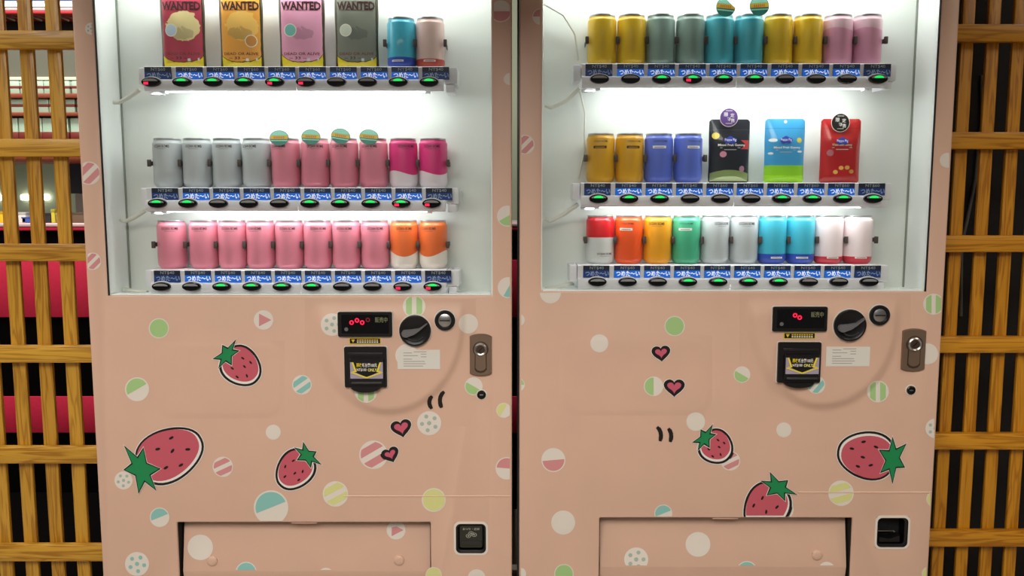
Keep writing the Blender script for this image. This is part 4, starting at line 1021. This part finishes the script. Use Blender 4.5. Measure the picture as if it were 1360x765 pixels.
    text_on(mbb, ttl, -hw * (.60 if nm != 'red' else .50), hw * (.74 if nm != 'red' else .5), Hh * (.565 if nm != 'blue' else .525), Hh * (.615 if nm != 'blue' else .57), off(.0007), PW if nm != 'red' else mat('pouch_cream', (226, 200, 170), .4), 0.025)
    for v, a in ((.545, .5), (.515, .3)):
        v -= .04 if nm == 'blue' else 0
        mbb.face([(x, off(.0007)(x, Hh * z), Hh * z) for x, z in ((-hw * a, v), (hw * a, v), (hw * a, v + .012), (-hw * a, v + .012))], mat('pouch_small_print', (170, 176, 186), .4))
    put('lettering', mbb.mesh('lettering'), foil, local=True)
    put('logo', mbl.mesh('logo'), foil, local=True)
    if nm == 'blue':
        mbb = MB(); mbb.lathe([(0.0038, 0), (0.0038, 0.0030)], WHITE, (0, 0, Hh * .955), 16, 'y'); put('hang_hole', mbb.mesh('hang_hole'), o, local=True)
    if stick:
        cx, cy = (968, 156) if nm == 'black' else (1116, 163)
        sx, sz = U(cx, cy, yb - 0.01); r = 12.2 * (DIST + .05) / F
        mbb = MB(); SM = mat('sticker_' + nm, stick, 0.4)
        C = circle(0, 0, r, 32)
        mbb.prism(C, 0.0, -0.0008, PBALL, back=True); mbb.face([(x * .94, -0.0010, z * .94) for x, z in C], SM)
        for ch, u, v in (('限', -.32, .30), ('定', .36, .22), ('發', -.02, -.22), ('售', .40, -.32)):
            text_on(mbb, ch, (u - .21) * r, (u + .21) * r, (v - .21) * r, (v + .21) * r, -0.0013, PW, 0.008)
        for v in (.68, -.66): mbb.face([(-.35 * r, -0.0013, v * r), (.35 * r, -0.0013, v * r), (.35 * r, -0.0013, (v + .05) * r), (-.35 * r, -0.0013, (v + .05) * r)], PBALL)
        t = put('round_sticker', mbb.mesh('round_sticker'), o, local=True)
        t.location = (sx - (x0 + x1) / 2, -0.0105, sz - zs)

# ------------------------------------------------------------------ lattice screens
def lattice(label, x0, x1, rails, slat_px, yr, wh, wv, base_x):
    o = thing('lattice_screen', label, 'wooden screen', (base_x, yr + 0.03, 0.0), 'wooden lattice screens beside the machines')
    zr = [(UZ(b, yr), UZ(a, yr)) for a, b in rails]
    step = (zr[0][0] - zr[-1][0]) / (len(zr) - 1); hgt = sum(b - a for a, b in zr) / len(zr)
    tops = [a for a, b in zr]
    while tops[0] + step < 2.1: tops.insert(0, tops[0] + step)
    while tops[-1] - step > 0.02: tops.append(tops[-1] - step)
    me = None
    for z in tops:
        if me is None:
            mb = MB(); mb.box(x0, x1, yr, yr + 0.022, 0, hgt, wh, 0.0025); me = mb.mesh('rail')
        put('rail', me, o, (0, 0, z))
    me = None
    for x, w_ in slat_px:
        if me is None:
            mb = MB(); mb.box(-w_ / 2, w_ / 2, yr + 0.0225, yr + 0.033, 0.02, 2.15, wv, 0.0022); me = mb.mesh('slat')
        put('slat', me, o, (x, 0, 0))
YR = 0.10; YS = YR + 0.0225
pl = UX(74.5, 120, YS) - UX(38, 120, YS); wl = UX(84, 120, YS) - UX(65.5, 120, YS)
xa = UX(74.5, 120, YS)
lattice('honey pine lattice screen left of the pink machines', xa - 7.2 * pl, XL0 - 0.010, [(41.5, 64.5), (186, 208), (325, 347), (459.5, 482), (593, 616), (723, 746)],
        [(xa + pl * k, wl) for k in range(-7, 2) if xa + pl * k + wl / 2 < XL0 - 0.008], YR, WOODH, WOODV, -1.25)
pr_ = UX(1349.5, 120, YS) - UX(1315.5, 120, YS); wr = UX(1324, 120, YS) - UX(1307.5, 120, YS); xb = UX(1281.5, 120, YS)
lattice('amber pine lattice screen right of the pink machines', XR1 + 0.010, xb + pr_ * 7.2, [(32, 55), (176, 198), (313.5, 335), (447, 469), (576, 597.5), (705, 726.5)],
        [(xb + pr_ * k, wr) for k in range(0, 8)], YR, WOODHR, WOODVR, 1.35)

# ------------------------------------------------------------------ shop behind the left screen
YB2 = 1.25
RED = grained('crimson_cloth', (196, 22, 62), 0.06, 80, 0.8, bump=0.3, bscale=300)
BLKC = mat('black_cloth', (4, 3, 3), 0.9, spec=0.05)
def px_box(mb, x0, x1, y0, y1, yf, yb, m, bev=0.0):
    a, b, c, d = UX(x0, (y0 + y1) / 2, yf), UX(x1, (y0 + y1) / 2, yf), UZ(y1, yf), UZ(y0, yf)
    mb.box(a, b, yf, yb, c, d, m, bev)
    return a, b, c, d
ztop = UZ(297, YB2)
o = thing('display_counter', 'black counter with crimson cloth bands behind the left lattice screen', 'counter', (-1.4, YB2 + 0.3, 0))
mb = MB(); mb.box(-3.4, 0.12, YB2, YB2 + 0.6, 0.0, ztop - 0.012, BLKC); mb.build('counter_body', o)
mb = MB(); mb.box(-3.4, 0.0, 0.76, YB2 - .0005, 0.0, 0.07, BLKC, .004); mb.box(-3.4, XL0 - .05, 0.30, 0.76, 0.0, 0.07, BLKC, .004); mb.build('dark_floor_cover', o)  # black slabs added to keep the floor behind the screen dark
for y0, y1 in ((345, 421), (526, 574)):
    mb = MB(); mb.box(-3.4, 0.12, YB2 - 0.008, YB2 - 0.0005, UZ(y1, YB2), UZ(y0, YB2), RED, 0.002); mb.build('cloth_band', o)
mb = MB(); mb.box(-3.4, 0.12, YB2 - 0.01, YB2 - 0.0005, ztop - 0.026, ztop - 0.012, RED, 0.002); mb.build('cloth_edging', o)
mb = MB(); mb.box(-3.4, 0.12, YB2 - 0.012, YB2 + 0.6, ztop - 0.0115, ztop, mat('pale_pink_top', (214, 186, 186), 0.5), 0.002); mb.build('counter_top', o)
# small goods on the counter
G = [(2, 277, 291, 14, (232, 190, 30), 'yellow carton standing on the counter behind the leftmost slat'), (28, 279, 292, 12, (226, 224, 218), 'white carton on the counter behind the lattice'), (38, 287, 294, 20, (60, 90, 170), 'blue parcel lying on the counter behind the lattice'),
     (62, 280, 292, 10, (36, 34, 36), 'black carton on the counter behind the lattice'), (70, 276, 293, 5, (206, 196, 60), 'thin yellow carton on the counter behind the lattice'), (79, 281, 293, 9, (200, 180, 170), 'beige carton on the counter behind the lattice'), (102, 281, 294, 20, (104, 84, 66), 'brown carton on the counter beside the machine edge')]
for cx, y0, y1, wpx, c, lab in G:
    yq = YB2 + 0.10; x = UX(cx, 285, yq); wq = wpx * 0.0029; h = (y1 - y0) * 0.0031
    o = thing('goods_carton', lab, 'carton', (x, yq + .04, ztop), 'small goods on the counter')
    cm = mat('carton_%d_%d_%d' % c, c, 0.5)
    mb = MB(); mb.box(-wq / 2, wq / 2, -.04, .03, 0, h, cm, 0.003); put('box', mb.mesh('box'), o, local=True)
    mb = MB(); mb.box(-wq / 2 - .001, wq / 2 + .001, -.041, .031, h * .78, h + .0015, mat('carton_lid_%d_%d_%d' % c, tuple(int(v * .8) for v in c), 0.5), 0.002); put('lid', mb.mesh('lid'), o, local=True)
# hanging shelf unit with stacked gift boxes
YS2 = YB2 + 0.05
o = thing('wall_shelf', 'brown shelf unit holding gift boxes behind the left lattice', 'shelf', (-1.9, YS2 + .2, UZ(212, YS2)))
BR = mat('red_brown_board', (132, 58, 30), 0.5); GB = mat('grey_board', (88, 88, 76), 0.6)
zsh = {}
for y0, y1, m in ((205, 212, BR), (149, 154, BR), (124, 130, BR)):
    mb = MB(); a, b, c, d = px_box(mb, -220, 112, y0, y1, YS2, YS2 + .36, m, .002); zsh[y0] = d; mb.build('shelf_board', o)
mb = MB(); px_box(mb, -220, 112, 60, 102, YS2 + .10, YS2 + .14, GB); mb.build('header_panel', o)
mb = MB(); px_box(mb, -220, 112, 102, 106, YS2 + .05, YS2 + .14, mat('pale_edge', (200, 200, 180), .5)); mb.build('header_edge', o)
mb = MB(); px_box(mb, -220, 118, 60, 212, YS2 + .365, YS2 + .38, mat('shelf_back', (96, 90, 76), .7)); mb.build('back_panel', o)
MINT = mat('mint_card', (176, 200, 180), 0.3, coat=0.5); BAND = mat('maroon_band', (120, 42, 34), .5)
k = 0
for y_shelf, hpx, row in ((205, 46, 'lowest'), (149, 17, 'middle'), (124, 16, 'top')):
    for cx, wpx in ((12, 26), (34, 15), (50, 14), (66, 16), (84, 16), (102, 14)):
        yq = YS2 + 0.015; x = UX(cx + (7 if row == 'middle' else 0), y_shelf - 10, yq); wq = wpx * .0029; h = hpx * .0030
        pos = ['leftmost', 'second', 'third', 'fourth', 'fifth', 'sixth'][k % 6]; k += 1
        q = thing('gift_box', pos + ' mint gift box with maroon band from the left, ' + row + ' shelf board', 'gift box', (x, yq, zsh[y_shelf] + .0003), 'mint gift boxes behind the lattice')
        mb = MB(); mb.box(-wq / 2, wq / 2, 0, .2, 0, h, MINT, .003); put('box', mb.mesh('box'), q, local=True)
        mb = MB(); mb.box(-wq / 2 - .001, wq / 2 + .001, -.001, .201, h * .42, h * .62, BAND, .001); put('band', mb.mesh('band'), q, local=True)
# lit sign band and tray above
YS3 = YB2 + 0.45
o = thing('light_box_sign', 'glowing white light box with blue cap above red shelf edge', 'sign', (-1.9, YS3 + .1, UZ(13, YS3)))
mb = MB(); px_box(mb, -220, 100, 1, 8.5, YS3, YS3 + .1, mat('sign_light', (255, 255, 246), .5, emit=1.6)); mb.build('lit_face', o)
mb = MB(); px_box(mb, -220, 100, -14, 0.8, YS3 - .01, YS3 + .1, mat('sign_blue', (30, 60, 120), .5)); mb.build('cap', o)
mb = MB(); px_box(mb, -220, 100, 8.7, 10, YS3 - .005, YS3 + .1, GREY); mb.build('lower_trim', o)
mb = MB(); px_box(mb, -220, 100, 10.1, 13, YS3 - .004, YS3 + .1, mat('pale_pink_top', (214, 186, 186), 0.5)); mb.build('base', o)
o = thing('tray_rack', 'dark rack with red front edge under the glowing sign', 'rack', (-1.9, YS3 + .1, UZ(42, YS3)))
mb = MB(); px_box(mb, -220, 100, 13.2, 18, YS3 - .03, YS3 + .3, mat('red_edge', (170, 22, 34), .5), .002); mb.build('front_edge', o)
mb = MB(); px_box(mb, -220, 100, 18.2, 45, YS3 + .12, YS3 + .16, mat('dark_rack', (40, 38, 34), .5)); mb.build('rack_back', o)
for i in range(14):
    mb = MB(); a = -60 + i * 12
    mb.tube([(UX(a, 20, YS3), YS3 + .02, UZ(19, YS3)), (UX(a + 16, 26, YS3), YS3 + .02, UZ(26, YS3))], .004, mat('rack_wire', (150, 146, 130), .4, .6), 6); mb.build('wire', o)
# back of the shop: pale mirror panel, dark board and two round ceiling lamps seen far back
YF = 2.6
o = thing('cabinet_panel', 'pale green back panel with two small bright lamps, far behind lattice', 'wall panel', (-2.0, YF + .03, 0))
mb = MB(); mb.box(-4.4, 0.3, YF, YF + .05, 0.0, 2.6, mat('pale_green_panel', (168, 178, 150), .5)); mb.build('panel', o)
for cx in (-2, 33, 59):
    x, z = U(cx, 262, YF - .02); mb = MB(); mb.box(x - .022, x + .022, YF - .03, YF - .001, z - .016, z + .016, mat('far_lamp', (255, 252, 240), .5, emit=4.0), .008); mb.build('lamp', o)
o = thing('notice_board', 'dark blue board standing behind the counter beside the machine', 'board', (UX(106, 230, YB2 + .4), YB2 + .42, ztop))
mb = MB(); a, b, c, d = px_box(mb, 91, 122, 206, 257, YB2 + .4, YB2 + .42, mat('navy_board', (36, 48, 62), .5), .003); mb.build('board', o)
mb = MB(); mb.box(a + .03, a + .05, YB2 + .42, YB2 + .44, ztop, d - .02, GREY); mb.box(a + .02, b, YB2 + .405, YB2 + .42, ztop, c - .001, mat('board_foot', (150, 152, 144), .6)); mb.build('stand', o)

# grey lead hanging behind the right screen
mb = MB(); mb.tube([(UX(a, b, .4155), .4155, U(a, b, .4155)[1]) for a, b in ((1304, 100), (1304, 160), (1299, 200), (1296, 235), (1290, 265), (1284, 295), (1279, 316), (1277, 330), (1276, 420))], .0045, mat('grey_lead', (110, 106, 98), .5), 8)
tag(mb.build('hanging_cable'), 'thin grey cable hanging behind the right lattice screen', 'cable')
